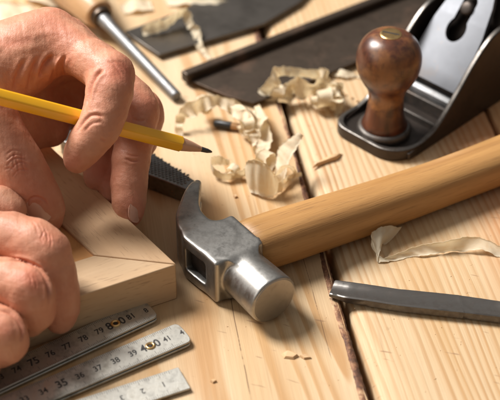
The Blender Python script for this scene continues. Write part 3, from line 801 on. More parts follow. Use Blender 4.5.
hp = [(296, -8), (310, -14), (345, -16), (388, -6), (400, 20), (396, 60), (384, 92), (362, 100), (352, 88), (340, 74), (312, 72), (296, 66)]
b.prism([SL(a, t, 0)[:2] for a, t in hp], .6, 20); obj('handle', b.V, b.F, M['knob'], saw, bevel=3, bseg=3)

# ------------------------------------------------------------------ grey steel plate
plt = thing('steel_plate', 'dark grey flat steel blade at the back edge with a curled shaving on it', 'blade', P(150, 45))
pp = [(125, 31), (159, 54.5), (264, 23.5), (300, 2), (330, -30), (205, -8), (186, 9)]
b = MB(); b.prism([P(x, y, 4)[:2] for x, y in pp], 2.0, 4.0); obj('blade', b.V, b.F, M['grey_plate'], plt, bevel=.4)
b = MB(); b.prism([P(x, y, 4)[:2] for x, y in ((215, 16), (250, 6), (262, -14), (226, -6))], .1, 1.96); obj('backing_bar', b.V, b.F, M['grey_plate'], plt, smooth=False)

# ------------------------------------------------------------------ screwdriver
scd = thing('screwdriver', 'round bright steel shaft in a turned pale wooden handle at the back left', 'screwdriver', P(105, 20))
X0 = P(102, 17.5, 13); X1 = P(177, 97, 3.4); xd = norm(X1 - X0)
b = MB(); Lx = np.linalg.norm(X1 - X0); b.tube(X0 - xd * 3, X1, 4.4, 4.0, 32, extra=[(0, 4.4), (8, 4.2), (16, 3.5), (Lx + 1.5, 3.2), (Lx + 2.5, 3.1), (Lx + 3, 2.7)]); obj('shaft', b.V, b.F, M['shaft'], scd, angle=40)
b = MB(); hd = xd; b.tube(X0 - hd * 1, X0, 8, 8, 40, extra=[(0, 7.6), (1.2, 9.6), (3, 9.8)]); 
b = MB(); b.tube(X0 + hd * 1, X0 + hd * -100, 9, 9, 40, extra=[(0, 5.2), (.4, 6.6), (4.0, 6.9), (5.0, 6.5)]); obj('ferrule', b.V, b.F, M['rust_steel'], scd, angle=40)
M['handlew'] = wood_mat('turned_handle', (.50, .30, .15), (.34, .18, .08), (.3, .3, 1), .3, .3, .4, coat=.6)
b = MB(); b.tube(X0 - hd * 2.5, X0 - hd * 112, 9, 9, 48, extra=[(0, 7.4), (.8, 9.2), (6, 10.6), (14, 11.4), (22, 12.6), (32, 14.2), (50, 15.4), (75, 15.8), (95, 15), (106, 12), (110, 7)]); obj('handle', b.V, b.F, M['handlew'], scd, angle=50)

# ------------------------------------------------------------------ small stub with black end
st = thing('pencil_stub', 'short stick with black tip lying inside the curl of shavings', 'stub', P(225, 125))
a0 = P(214, 123, 3); a1 = P(240, 127, 2.6); d = norm(a1 - a0)
b = MB(); b.tube(a0, a0 + d * 10, 2.2, 2.2, 20, extra=[(0, 1.6), (.6, 2.1), (10, 2.2)]); obj('black_tip', b.V, b.F, M['black'], st, angle=40)
b = MB(); b.tube(a0 + d * 9.6, a1, 2.1, 1.9, 20); obj('shank', b.V, b.F, M['handlew'], st, angle=40)

# ------------------------------------------------------------------ shavings
def ribbon(name, rails, label, n=9, ruff=.0, seed=0, cross=7, arch=.0, cat='shaving', group='wood shavings', wfreq=1.0, jag=.22, twist=0.0, tf=.35, world=False):
    """rails: [((x,y,z),(x,y,z)), ...] as picture positions with heights; a thin curled strip of wood"""
    cv = (lambda q: np.array(q, float)) if world else (lambda q: P(q[0], q[1], q[2]))
    A = catmull([cv(a) for a, c in rails], n); B = catmull([cv(c) for a, c in rails], n)
    r = np.random.RandomState(seed + 11); m = len(A)
    cm = cross + 1; G = np.zeros((m, cm, 3))
    ph = r.rand(6) * 7
    ctr = (A + B) / 2; tan = np.gradient(ctr, axis=0)
    for i in range(m):
        wv = B[i] - A[i]; td = norm(tan[i]); ta = twist * sin(i * tf + ph[0]); wv = wv * cos(ta) + np.cross(td, wv) * sin(ta) + td * (td @ wv) * (1 - cos(ta))
        nn = np.cross(tan[i], wv); L = np.linalg.norm(nn); nn = nn / L if L > 1e-6 else np.array([0, 0, 1.])
        ja = jag * (sin(i * 1.1 + ph[0]) + .7 * sin(i * 2.7 + ph[1])) ; jb = jag * (sin(i * 1.3 + ph[2]) + .7 * sin(i * 2.3 + ph[3])); L2 = max(np.linalg.norm(wv), 1)
        for j in range(cm):
            s = j / cross; Ai = ctr[i] - wv / 2; ss = s + (1 - s) * (ja / L2) + s * (jb / L2)
            off = .62 * ruff * (sin(i * .55 * wfreq + ph[4] + s * 1.5) * .7 + sin(i * .9 * wfreq + ph[5] - s * 2.5) * .5) + arch * (1 - (2 * s - 1) ** 2)
            G[i, j] = Ai + wv * ss + nn * off
    G[:, :, 2] = np.maximum(G[:, :, 2], .35)
    V = G.reshape(-1, 3); F = [(i * cm + j, i * cm + j + 1, (i + 1) * cm + j + 1, (i + 1) * cm + j) for i in range(m - 1) for j in range(cross)]
    # thickness
    N = vnormals(V, np.array(F)); V2 = V - N * .13; k = len(V)
    F2 = [tuple(k + q for q in f[::-1]) for f in F]
    rim = [i * cm for i in range(m)] + [(m - 1) * cm + j for j in range(1, cm)] + [i * cm + cross for i in range(m - 2, -1, -1)] + [j for j in range(cross - 1, 0, -1)]
    F3 = [(rim[(i + 1) % len(rim)], rim[i], k + rim[i], k + rim[(i + 1) % len(rim)]) for i in range(len(rim))]
    o = obj(name, np.vstack([V, V2]), F + F2 + F3, M['shave'])
    me = o.data; uv = me.uv_layers.new(name='UVMap')
    for lp in me.loops:
        v = lp.vertex_index % k; i, j = divmod(v, cm); uv.data[lp.index].uv = (i / n * .35 + seed, j / cross + seed * .37)
    return tag(o, label, cat, group)
def curl(px, py, z0, az, tilt, r0, r1, turns, width, pitch, label, seed, start=0.0, n=4):
    """a rolled shaving: spiral of growing radius about a nearly horizontal axis"""
    c = P(px, py, z0); ax = np.array([cos(az) * cos(tilt), sin(az) * cos(tilt), sin(tilt)]); u = norm(np.cross(ax, [0, 0, 1])); v = np.cross(u, ax)
    m = int(turns * 11); rl = []
    for i in range(m + 1):
        t = i / m; q = start + t * turns * 2 * pi; r = r0 + (r1 - r0) * t ** 1.3; o_ = c + (u * cos(q) + v * sin(q)) * r + ax * pitch * (t - .5)
        w_ = width * (.55 + .45 * min(1, 4 * t, 6 * (1 - t) + .3)); rl.append((o_ - ax * w_ / 2, o_ + ax * w_ / 2))
    ribbon('wood_shaving', rl, label, n=n, ruff=.25, seed=seed, arch=.25, world=True)
curl(247, 128, 6.5, radians(20), .15, 2.2, 6.2, 1.7, 7.0, 6, 'rolled shaving coil just right of the black-tipped stick', 41)
curl(264, 158, 7.0, radians(-35), -.1, 2.0, 6.6, 1.6, 6.0, 7, 'rolled shaving coil directly above the wide upright loop', 42, 2.0)
curl(233, 172, 4.2, radians(60), .1, 1.5, 4.0, 1.4, 5.0, 3, 'little coil between the rolled strip end and the upright loop', 43, 1.0)
curl(322, 100, 7.5, radians(12), .1, 2.5, 7.2, 1.6, 9.0, 8, 'rolled shaving coil in front of the crumpled shavings by the plane', 44, .6)
curl(281, 92, 7.5, radians(-20), .1, 2.2, 6.4, 1.5, 7.5, 6, 'rolled shaving coil inside the large curl at the saw blade', 45, 3.0)
curl(205, 106, 9.0, radians(100), .1, 2.0, 5.2, 1.3, 6.5, 5, 'rolled shaving coil on the crest of the arching shaving', 46, 1.2)
def z6(x, y): return (160 + x / 3.08, 80 + y / 3.08)
def R6(lst): return [((*z6(a[0], a[1]), a[2]), (*z6(c[0], c[1]), c[2])) for a, c in lst]
W = 'wood_shaving'
ribbon(W, R6([((48, 165, 1), (70, 172, 1)), ((46, 130, 6), (72, 140, 5)), ((54, 100, 11), (84, 118, 7)), ((86, 68, 16), (112, 112, 8)), ((125, 52, 17), (140, 98, 9)), ((160, 46, 18), (172, 84, 12)), ((200, 52, 17), (205, 98, 11)), ((240, 66, 15), (222, 112, 10)), ((268, 92, 12), (248, 142, 9)), ((284, 132, 9), (262, 170, 6)), ((292, 165, 5), (272, 178, 3))]),
       'arching pale shaving curled around the black-tipped stick', ruff=.8, seed=1, arch=.6, twist=.5, tf=.42)
ribbon(W, R6([((300, 82, 2), (262, 96, 1)), ((322, 110, 6), (278, 125, 5)), ((338, 150, 9), (296, 160, 8)), ((346, 185, 10), (300, 190, 8)), ((334, 215, 9), (294, 212, 7)), ((322, 245, 5), (298, 238, 5)), ((318, 258, 1), (302, 250, 2))]),
       'short pale shaving standing at the right foot of the arching curl', ruff=.9, seed=2, arch=.8)
ribbon(W, R6([((214, 262, 4), (214, 246, 8)), ((202, 262, 3.5), (200, 242, 8)), ((186, 262, 4), (186, 234, 9)), ((166, 262, 5), (164, 236, 10)), ((158, 276, 4), (156, 246, 10)), ((170, 296, 2.5), (166, 270, 8)), ((205, 308, 1), (200, 288, 6)), ((245, 302, 1), (240, 282, 6)), ((270, 292, 1.5), (268, 268, 9))]),
       'small curl of shaving with a rolled left end beside the pencil point', ruff=.2, seed=3, arch=.3)
ribbon(W, R6([((262, 292, 1), (262, 268, 7)), ((276, 340, 1), (270, 250, 18)), ((300, 352, 2), (296, 246, 21)), ((332, 362, 1), (330, 262, 20)), ((352, 356, 1), (346, 282, 14)), ((372, 330, 2), (352, 286, 9)), ((388, 292, 6), (356, 262, 8)), ((396, 256, 11), (362, 222, 12)), ((416, 218, 16), (374, 198, 16)), ((432, 190, 19), (402, 178, 20)), ((442, 172, 21), (426, 162, 22))]),
       'wide upright shaving loop with a tail rising to the right over the board seam', ruff=.45, seed=4, arch=.6)
ribbon(W, R6([((350, 350, .6), (338, 330, 4)), ((372, 345, .6), (366, 318, 5)), ((395, 318, .8), (386, 300, 6)), ((425, 300, 1), (420, 286, 4)), ((438, 296, 1), (436, 284, 2))]),
       'thin wisp of shaving at the foot of the upright loop', ruff=.3, seed=14)
ribbon(W, R6([((305, 75, 9), (288, 80, 5)), ((318, 98, 14), (298, 104, 9)), ((326, 128, 12), (300, 132, 8)), ((318, 160, 13), (288, 156, 9)), ((300, 182, 9), (276, 172, 8)), ((286, 205, 6), (276, 190, 5)), ((300, 228, 3), (290, 214, 3)), ((322, 236, 1.5), (316, 224, 2))]),
       'thin translucent shaving twisting down through the middle of the tangle', ruff=.6, seed=31, arch=.5, twist=.8, tf=.22)
ribbon(W, R6([((236, 96, 20), (214, 82, 19)), ((262, 92, 24), (246, 76, 22)), ((286, 112, 20), (276, 92, 20)), ((290, 142, 14), (300, 122, 16)), ((272, 160, 9), (288, 152, 12)), ((254, 150, 8), (262, 160, 9)), ((256, 132, 11), (250, 138, 12))]),
       'tight little curl riding on the right shoulder of the arching shaving', ruff=.3, seed=32, arch=.3)
ribbon(W, R6([((352, 300, 12), (366, 292, 10)), ((372, 268, 16), (392, 270, 12)), ((402, 262, 13), (408, 282, 8)), ((420, 282, 6), (410, 300, 3)), ((406, 312, 2), (392, 308, 4)), ((384, 300, 5), (388, 286, 7))]),
       'small rolled shaving tucked behind the tail of the upright loop', ruff=.2, seed=33, arch=.3)
def zD(x, y): return (240 + x / 4.17, 50 + y / 4.17)
def RD(lst): return [((*zD(a[0], a[1]), a[2]), (*zD(c[0], c[1]), c[2])) for a, c in lst]
ribbon(W, RD([((345, 84, 14), (350, 118, 10)), ((290, 78, 19), (300, 120, 13)), ((225, 74, 22), (232, 112, 16)), ((176, 68, 24), (185, 108, 18)), ((150, 68, 24), (160, 122, 14)), ((128, 108, 18), (165, 150, 12)), ((92, 150, 10), (134, 168, 8)), ((72, 172, 5), (110, 190, 4)), ((88, 196, 1.5), (122, 180, 6)), ((130, 216, 1), (140, 170, 7)), ((180, 206, 2), (175, 150, 10)), ((225, 176, 5), (205, 138, 13)), ((242, 150, 10), (222, 130, 15))]),
       'large pale shaving curl with a rounded left lobe lying against the saw blade', ruff=.7, seed=5, arch=.5, twist=.35, tf=.3)
ribbon(W, RD([((195, 128, 16), (215, 178, 7)), ((245, 122, 19), (250, 196, 5)), ((290, 130, 16), (285, 206, 3)), ((330, 120, 17), (325, 210, 2)), ((372, 140, 13), (352, 218, 2)), ((410, 142, 14), (368, 240, 2)), ((436, 170, 9), (392, 262, 1)), ((432, 228, 4), (402, 276, .6)), ((420, 262, 1), (404, 280, .5))]),
       'broad crumpled shaving bent down at its right end beside the plane', ruff=1.1, seed=6, arch=1.2, wfreq=.6, cross=9, twist=.45, tf=.28)
ribbon(W, RD([((300, 78, 13), (310, 130, 11)), ((340, 84, 15), (338, 140, 13)), ((372, 110, 12), (362, 160, 9)), ((400, 138, 14), (372, 176, 11)), ((430, 150, 12), (400, 190, 12)), ((440, 190, 8), (404, 214, 11)), ((420, 225, 5), (380, 226, 9))]),
       'ruffled shaving heaped on top of the broad crumpled one', ruff=.8, seed=7, arch=1.0, wfreq=.7, twist=.7, tf=.3)
ribbon(W, RD([((352, 92, .6), (375, 110, .6)), ((395, 78, 3), (405, 108, 2)), ((440, 84, 4), (440, 114, 2)), ((475, 96, 2), (480, 112, 1)), ((500, 112, .6), (500, 120, .5))]),
       'flat pale shaving sliver between the saw and the plane knob', ruff=.4, seed=8)
def zE(x, y): return (250 + x / 2, 140 + y / 2)
def RE(lst): return [((*zE(a[0], a[1]), a[2]), (*zE(c[0], c[1]), c[2])) for a, c in lst]
ribbon(W, RE([((298, 172, 4), (276, 210, 1)), ((270, 172, 10), (262, 214, 4)), ((248, 184, 11), (252, 240, 1)), ((242, 208, 8), (262, 244, .6)), ((262, 236, 2), (296, 240, .5)), ((292, 228, 2), (322, 234, .6)), ((330, 214, 5), (350, 230, .7)), ((370, 205, 6), (385, 226, 1)), ((415, 196, 7), (420, 224, 1)), ((460, 194, 7), (462, 220, 2)), ((500, 212, 4), (498, 234, .8)), ((545, 232, 3), (540, 248, .8))]),
       'long twisted shaving strip between the hammer handle and the chisel', ruff=.35, seed=9, arch=.6, twist=.42, tf=.24)
def zF(x, y): return (100 + x / 3.125, y / 3.125)
def RF(lst): return [((*zF(a[0], a[1]), a[2]), (*zF(c[0], c[1]), c[2])) for a, c in lst]
ribbon(W, RF([((128, 90, 8), (135, 112, 4.6)), ((160, 68, 13), (172, 104, 5)), ((200, 60, 13), (208, 90, 6)), ((236, 40, 16), (236, 66, 8)), ((262, 26, 18), (258, 50, 10)), ((284, 42, 15), (262, 66, 9)), ((290, 70, 12), (272, 84, 8)), ((312, 90, 9), (290, 112, 5)), ((318, 130, 5), (298, 144, 3)), ((336, 165, 1.5), (318, 170, 1)), ((350, 180, .8), (334, 186, .6))]),
       'ruffled shaving draped over the grey steel blade', ruff=1.1, seed=10, arch=1.0, wfreq=1.5)
for i, (lst, lab) in enumerate([
    ([((-8, 52, 2), (0, 70, 1)), ((12, 32, 9), (20, 56, 4)), ((30, 26, 12), (36, 48, 7)), ((52, 30, 8), (54, 50, 3)), ((66, 42, 2), (64, 56, 1))], 'blurred pale shaving behind the upper hand'),
    ([((-20, 6, 1), (-16, 26, 1)), ((0, 2, 7), (4, 22, 4)), ((24, 4, 6), (26, 20, 3)), ((44, 12, 2), (44, 26, 1))], 'blurred shaving in the top left corner'),
    ([((160, -6, 3), (168, 6, 1)), ((186, -10, 9), (192, 4, 4)), ((214, -4, 7), (214, 8, 3)), ((236, 4, 2), (232, 12, 1))], 'blurred shaving at the top edge left of the steel blade'),
    ([((60, 2, 2), (64, 10, 1)), ((40, -12, 8), (46, 4, 4)), ((20, -16, 6), (24, -2, 3))], 'blurred shaving beside the screwdriver handle'),
    ([((120, 6, 1), (124, 14, 1)), ((134, -4, 5), (140, 10, 3)), ((150, 0, 2), (154, 10, 1))], 'small blurred shaving right of the screwdriver handle')]):
    ribbon(W, lst, lab, ruff=.9, seed=20 + i, arch=.8)
def chip(lst, lab, zt=2.0, nm='wood_chip'):
    b = MB(); pts = [P(x, y, .4) for x, y in lst]; n = len(pts); c = sum(pts) / n
    V = [p + np.array([0, 0, -.2]) for p in pts] + [p + (c - p) * .25 + np.array([0, 0, zt * (.4 + .6 * random.random())]) for p in pts]
    b.add(V, [tuple(range(n))[::-1], tuple(range(n, 2 * n))] + [(i, (i + 1) % n, n + (i + 1) % n, n + i) for i in range(n)])
    o = obj(nm, b.V, b.F, M['chip'], smooth=False); tag(o, lab, 'wood chip', 'wood chips')
M['chip'] = wood_mat('chip_wood', (.60, .40, .22), (.38, .20, .09), (.3, 1, 1), .6, .3)
chip([(312, 168), (322, 161), (334, 157), (343, 154), (338, 159), (326, 163)], 'dark-edged splinter above the hammer handle', 3.2)
chip([(281, 354), (287, 351), (296, 353), (299, 356), (294, 359), (284, 358)], 'blunt little chip right below the hammer face, left of its pair', 1.8)
chip([(299, 356), (305, 355), (312, 358), (304, 359)], 'thin little chip right below the hammer face, right of its pair', 1.2)
chip([(233, 196), (236, 195), (238, 197), (235, 198)], 'tiny crumb between the claw and the shavings', 1.0)
chip([(210, 381), (214, 379), (217, 381), (213, 383)], 'tiny crumb right of the lowest ruler arm', .8)
for k, (x, y) in enumerate([(352, 98), (357, 101), (346, 95)]): chip([(x - 1.6, y), (x, y - 1.2), (x + 1.6, y), (x, y + 1)], ['dark crumb nearest the plane toe', 'dark crumb touching the plane toe', 'dark crumb farthest from the plane toe'][k], 1.0)

b = MB(); r_ = np.random.RandomState(21)
for k in range(280):
    x, y = (r_.rand() * 520 - 10, r_.rand() * 400) if k % 3 else (r_.normal() * 45 + 250, r_.normal() * 40 + 150)
    c = P(x, y, .05); q = r_.rand() * 7; l_ = .25 + .7 * r_.rand() ** 3; w_ = .15 + .2 * r_.rand(); h_ = .1 + .25 * r_.rand()
    u_ = np.array([cos(q), sin(q), 0]); v_ = np.array([-sin(q), cos(q), 0])
    b.add([c - u_ * l_, c - v_ * w_, c + u_ * l_, c + v_ * w_ * 1.2, c + u_ * l_ * .2 + np.array([0, 0, h_])], [(0, 1, 4), (1, 2, 4), (2, 3, 4), (3, 0, 4), (3, 2, 1, 0)])
o = obj('sawdust', b.V, b.F, M['chip'], smooth=False); tag(o, 'fine pale sawdust crumbs scattered over the boards', 'sawdust', kind='stuff')
# ------------------------------------------------------------------ hands
def build_hand(name, chains, blends, creases, nails, label, base, cut=None, h=.8, tend=(), redspots=(), kg=1.6):
    pts = np.array([q[:3] for ch in chains for q in ch[1]]); rmax = 24
    lo = pts.min(0) - rmax; hi = pts.max(0) + rmax
    lo[0] = max(lo[0], -250)
    fd = Field(lo, hi, h); tot = fd.new()
    for kin, ch in chains:
        G = fd.new()
        for i in range(len(ch) - 1):
            a, c = ch[i], ch[i + 1]; capsule(fd, G, a[:3], c[:3], a[3], c[3], kin)
        if len(ch) == 1: capsule(fd, G, ch[0][:3], ch[0][:3], ch[0][3], ch[0][3], kin)
        kk_ = kg if not blends.get(id(ch)) else blends[id(ch)]
        tot = smin(tot, G, kk_)
    tot[0] = tot[-1] = 1.0; tot[:, 0] = tot[:, -1] = 1.0; tot[:, :, 0] = tot[:, :, -1] = 1.0
    V, F = surface_nets(tot, fd.lo, h); del tot
    V = relax(V, F, 6, .5)
    # keep the largest piece is implied; refine once by Catmull-Clark
    me = bpy.data.meshes.new('tmp'); me.from_pydata(V.tolist(), [], F[:, ::-1].tolist()); me.update()
    to = bpy.data.objects.new('tmp', me); COL.objects.link(to); md = to.modifiers.new('s', 'SUBSURF'); md.levels = 1; md.render_levels = 1
    dg = bpy.context.evaluated_depsgraph_get(); dg.update(); m2 = bpy.data.meshes.new_from_object(to.evaluated_get(dg))
    V = np.zeros(len(m2.vertices) * 3); m2.vertices.foreach_get('co', V); V = V.reshape(-1, 3)
    F = np.zeros(len(m2.loops), np.int64); m2.loops.foreach_get('vertex_index', F); F = F.reshape(-1, 4)
    bpy.data.objects.remove(to); bpy.data.meshes.remove(me); bpy.data.meshes.remove(m2)
    N = vnormals(V, F)
    if (N * (V - V.mean(0))).sum() < 0: F = F[:, ::-1]; N = -N
    X, Y = proj(V); facing = np.clip(-(N @ FWD) * 3 + .6, 0, 1)
    disp = .22 * vnoise(V, 9, 3) + .10 * vnoise(V, 3.4, 5) 
    red = .25 + .3 * vnoise(V, 24, 8)
    for (poly, amp, w) in creases:
        poly = catmull(np.array(poly, float), 5) if len(poly) > 2 else np.array(poly, float)
        best = np.full(len(V), 1e9); par = np.zeros(len(V))
        for i in range(len(poly) - 1):
            p = poly[i]; d = poly[i + 1] - p; t = np.clip(((X - p[0]) * d[0] + (Y - p[1]) * d[1]) / (d @ d), 0, 1)
            D = np.hypot(X - p[0] - t * d[0], Y - p[1] - t * d[1]); mk_ = D < best; best = np.where(mk_, D, best); par = np.where(mk_, (i + t) / (len(poly) - 1), par)
        fade = np.clip(np.minimum(par, 1 - par) * 5, 0, 1)
        g = np.exp(-(best / w) ** 2) * fade * facing
        disp -= amp * g
        if amp > 0: 
            disp += .35 * amp * np.exp(-((best - 2.2 * w) / (1.2 * w)) ** 2) * fade * facing
            red += .3 * g
    for (x, y, r_, a) in redspots: red += a * np.exp(-((X - x) ** 2 + (Y - y) ** 2) / r_ ** 2) * facing
    V = V + N * disp[:, None]
    o = obj(name, V, F, M['skin'], origin=base)
    at = o.data.attributes.new('red', 'FLOAT', 'POINT'); at.data.foreach_set('value', np.clip(red, 0, 1).astype(np.float32))
    tag(o, label, 'hand')
    # nails: patches laid on the surface
    tri = np.vstack([F[:, [0, 1, 2]], F[:, [0, 2, 3]]])
    bvh = BVHTree.FromPolygons(V.tolist(), tri.tolist())
    for (x, y, ax, L, Wd, lift, side) in nails:
        d = norm(ray(x, y)); hit = bvh.ray_cast(Vector(CAM.tolist()), Vector(d.tolist()))
        if hit[0] is None: print('nail missed'); continue
        c = np.array(hit[0]); nn = np.array(hit[1]); nn = nn if nn @ d < 0 else -nn
        nn = norm(nn + np.array(side[:3])); a = np.array(ax, float); a = norm(a - nn * (a @ nn)); s = np.cross(nn, a)
        nu, nv_ = 22, 22; GV = []
        for i in range(nu + 1):
            for j in range(nv_ + 1):
                uu = i / nu * 2 - 1; vv = j / nv_ * 2 - 1
                uu2 = uu * sqrt(1 - .46 * vv ** 2 * abs(vv)); vv2 = vv * sqrt(1 - .42 * uu ** 2 * abs(uu))
                pu_, pv_ = uu2 * L / 2, vv2 * Wd / 2
                drop = pv_ ** 2 / (2 * side[3]) + pu_ ** 2 / (2 * 26.0)
                GV.append(c + a * pu_ + s * pv_ + nn * (lift - drop))
        GV = np.array(GV).reshape(nu + 1, nv_ + 1, 3)
        k = (nu + 1) * (nv_ + 1); m_ = nv_ + 1
        Fn = [(i * m_ + j, (i + 1) * m_ + j, (i + 1) * m_ + j + 1, i * m_ + j + 1) for i in range(nu) for j in range(nv_)]
        T2 = GV.reshape(-1, 3); Bt = T2 - nn * .8
        rim = [i * m_ for i in range(nu + 1)] + [nu * m_ + j for j in range(1, m_)] + [i * m_ + nv_ for i in range(nu - 1, -1, -1)] + [j for j in range(nv_ - 1, 0, -1)]
        Fr = [(rim[i], rim[(i + 1) % len(rim)], k + rim[(i + 1) % len(rim)], k + rim[i]) for i in range(len(rim))]
        obj('fingernail', np.vstack([T2, Bt]), Fn + [tuple(k + q for q in f[::-1]) for f in Fn] + Fr, M['nail'], o, origin=base)
    return o
def J(x, y, d, r): return (*Q(x, y, d), r)
def L3(p, r): return (*p, r)

# --- upper hand: holds the pencil
index = [J(50, 40, 694, 14.2), J(71, 49, 688, 11.4), J(94, 63, 680, 10.2), J(111, 75, 674, 10.8), J(110, 92, 669, 10.3), J(105, 112, 667, 9.7), J(99, 128, 666, 9.3), J(88, 142, 668, 8.7), J(80, 154, 671, 7.2), J(76, 161, 672, 5.8)]
middle = [J(62, 42, 716, 13), J(100, 66, 712, 10.6), J(133, 101, 706, 9.9), J(138, 112, 703, 10.0), J(135, 135, 700, 9.4), J(131, 160, 698, 8.9), J(129, 183, 697, 8.5), J(129, 203, 696, 7.7), J(131, 215, 695, 5.8)]
ring = [J(58, 57, 730, 13), J(100, 82, 728, 10.4), J(142, 109, 721, 9.5), J(144, 118, 719, 9.5), J(139, 140, 716, 8.8), J(126, 165, 713, 8.2), J(116, 188, 710, 7.8), J(113, 197, 709, 6.4)]
little = [J(52, 77, 742, 12), J(88, 102, 738, 9.4), J(112, 130, 730, 8.8), J(108, 150, 722, 8.6), J(101, 167, 714, 8.4), J(98, 177, 711, 7.4)]
thumb = [J(-58, 62, 668, 17), J(-30, 90, 668, 15), J(-10, 122, 669, 13.2), J(5, 145, 668, 11.8), J(18, 165, 668, 11.5), J(28, 184, 671, 11.4), J(38, 202, 675, 10.8), J(44, 213, 678, 9.0), J(46, 220, 680, 6.8)]
palmA = [J(50, 40, 697, 14), J(22, 54, 692, 17), J(-30, 76, 690, 22), J(-90, 88, 692, 25)]
palmB = [J(60, 50, 716, 14), J(0, 78, 712, 21), J(-80, 92, 704, 26)]
palmC = [J(54, 78, 738, 13), J(0, 96, 730, 20), J(-80, 88, 716, 24)]
palmD = [J(50, 128, 722, 10), J(10, 122, 712, 17), J(-50, 100, 698, 22)]
web = [J(-30, 78, 676, 18), J(4, 78, 684, 12), J(24, 66, 688, 12)]
fill = [J(30, 100, 724, 14), J(70, 110, 736, 10)]
wrist = [J(-80, 90, 704, 27), J(-120, 86, 706, 27), J(-175, 80, 712, 28)]
cr1 = [
    ([(76, 134), (83, 123), (90, 116), (98, 115), (104, 118)], .75, 1.5), ([(84, 132), (92, 124), (102, 122)], .25, 1.3),                     # end joint fold of index finger
    ([(84, 112), (88, 98), (92, 84), (98, 74), (104, 70)], 1.2, 1.7),                        # fold inside the big bend
    ([(40, 78), (44, 66), (54, 54)], 1.5, 2.2), ([(46, 84), (50, 72), (60, 58)], -.9, 2.4), ([(28, 92), (32, 74), (38, 56)], 1.1, 2.4),
    ([(14, 90), (18, 74), (26, 58)], .8, 2.2), ([(64, 78), (62, 66), (66, 54)], .8, 1.8), ([(55, 78), (56, 66), (62, 56)], -.7, 1.6),
    ([(6, 161), (14, 155), (25, 156)], .28, .8), ([(7, 166), (12, 160), (20, 158), (29, 161)], .34, .8), ([(10, 171), (15, 165), (22, 162), (30, 166)], .30, .8), ([(12, 177), (19, 170), (31, 170)], .22, .8), ([(6, 155), (13, 150), (22, 151)], .2, .8), ([(12, 152), (17, 162), (19, 174)], .2, .8), ([(22, 152), (22, 163), (26, 173)], .2, .8), ([(16, 150), (13, 160), (15, 170)], .18, .8), ([(4, 170), (10, 168), (16, 172)], .2, .8),
    ([(112, 60), (119, 64), (126, 72)], .25, 1.3), ([(106, 60), (115, 66), (122, 76)], .25, 1.2), ([(118, 60), (125, 66), (130, 78)], .2, 1.2),
    ([(26, 212), (28, 201.5), (35, 197), (44.5, 200), (50, 211)], .4, 1.1),
    ([(124, 158), (131, 161), (140, 160)], .45, 1.2), ([(126, 154), (133, 156), (141, 155)], .25, 1.0),
    ([(100, 138), (106, 142)], .3, 1.2), ([(132, 118), (138, 121), (146, 120)], .3, 1.2),
    ([(28, 40), (42, 34), (58, 30)], -.4, 5), ([(0, 46), (20, 42), (36, 38)], .3, 4)]
red1 = [(120, 70, 16, .45), (74, 160, 10, .45), (20, 166, 14, .35), (40, 200, 16, .4), (52, 22, 22, .3), (136, 210, 14, .45), (45, 70, 18, .3), (100, 175, 14, .5), (150, 105, 14, .35)]
ax_th = Q(49, 222, 680) - Q(38, 203, 675)
ax_mid = Q(133, 216, 695) - Q(130, 196, 697)
HU = build_hand('hand', [(4, index), (4, middle), (4, ring), (4, little), (5, thumb), (8, palmA), (8, palmB), (8, palmC), (8, palmD), (6, web), (6, fill), (9, wrist)], {id(palmA): 9, id(palmB): 10, id(palmC): 10, id(palmD): 9, id(web): 9, id(fill): 8, id(wrist): 12},
                cr1, [(39.5, 210.5, ax_th, 14, 11.5, .35, (.1, .05, .1, 7.6)), (137, 211, ax_mid, 11.5, 8.0, .1, (.36, .05, .05, 5.8))],
                'bare upper hand gripping the yellow pencil between thumb and bent fingers', P(10, 120, 20), redspots=red1)

# --- lower hand: a loose fist on the frame
li = [J(-60, 230, 652, 12.2), J(-20, 233, 646, 11.2), J(12, 236, 641, 10.3), J(34, 243, 637, 10.6), J(46, 253, 636, 10.7), J(54, 274, 638, 9.4), J(59, 292, 640, 8.6), J(61, 308, 643, 8.0), J(60, 320, 645, 6.6)]
lm = [J(-60, 272, 638, 11.6), J(-20, 277, 631, 10.2), J(8, 281, 626, 9.7), J(26, 288, 623, 9.9), J(33, 298, 624, 9.2), J(35, 311, 628, 8.4), J(30, 321, 634, 7.4)]
lr = [J(-60, 316, 628, 11), J(-24, 322, 621, 9.8), J(-8, 326, 617, 9.4), J(3, 333, 615, 9.3), J(7, 342, 617, 8.8), J(1, 351, 623, 7.6)]
ll = [J(-70, 352, 628, 11), J(-36, 362, 620, 9), J(-22, 366, 616, 8.6), J(-20, 374, 618, 8)]
lt = [J(-50, 214, 676, 12), J(-20, 206, 668, 10.5), J(2, 206, 662, 9), J(12, 210, 659, 7)]
lp = [J(-60, 245, 656, 18), J(-110, 250, 656, 24), J(-150, 250, 660, 25)]
lq = [J(-60, 300, 645, 17), J(-110, 290, 648, 24), J(-150, 280, 655, 25)]
lw = [J(-150, 262, 660, 26), J(-185, 262, 674, 27)]
cr2 = [
    ([(-4, 259), (20, 260), (34, 265), (43, 273), (48, 288), (48, 312)], 1.3, 1.5),
    ([(-4, 309), (8, 312), (17, 319), (22, 330), (20, 342)], 1.2, 1.4),
    ([(38, 224), (42, 230), (43, 238)], .2, .9), ([(43, 227), (47, 234), (48, 242)], .25, .9), ([(49, 233), (51, 240), (51, 248)], .2, .9), ([(32, 221), (36, 227), (37, 235)], .16, .9), ([(45, 230), (41, 238), (44, 246)], .14, .8),
    ([(28, 273), (31, 279), (31, 286)], .16, .8), ([(33, 276), (36, 283), (36, 290)], .18, .8)]
red2 = [(47, 240, 13, .5), (32, 280, 12, .6), (6, 330, 12, .55), (60, 310, 14, .2)]
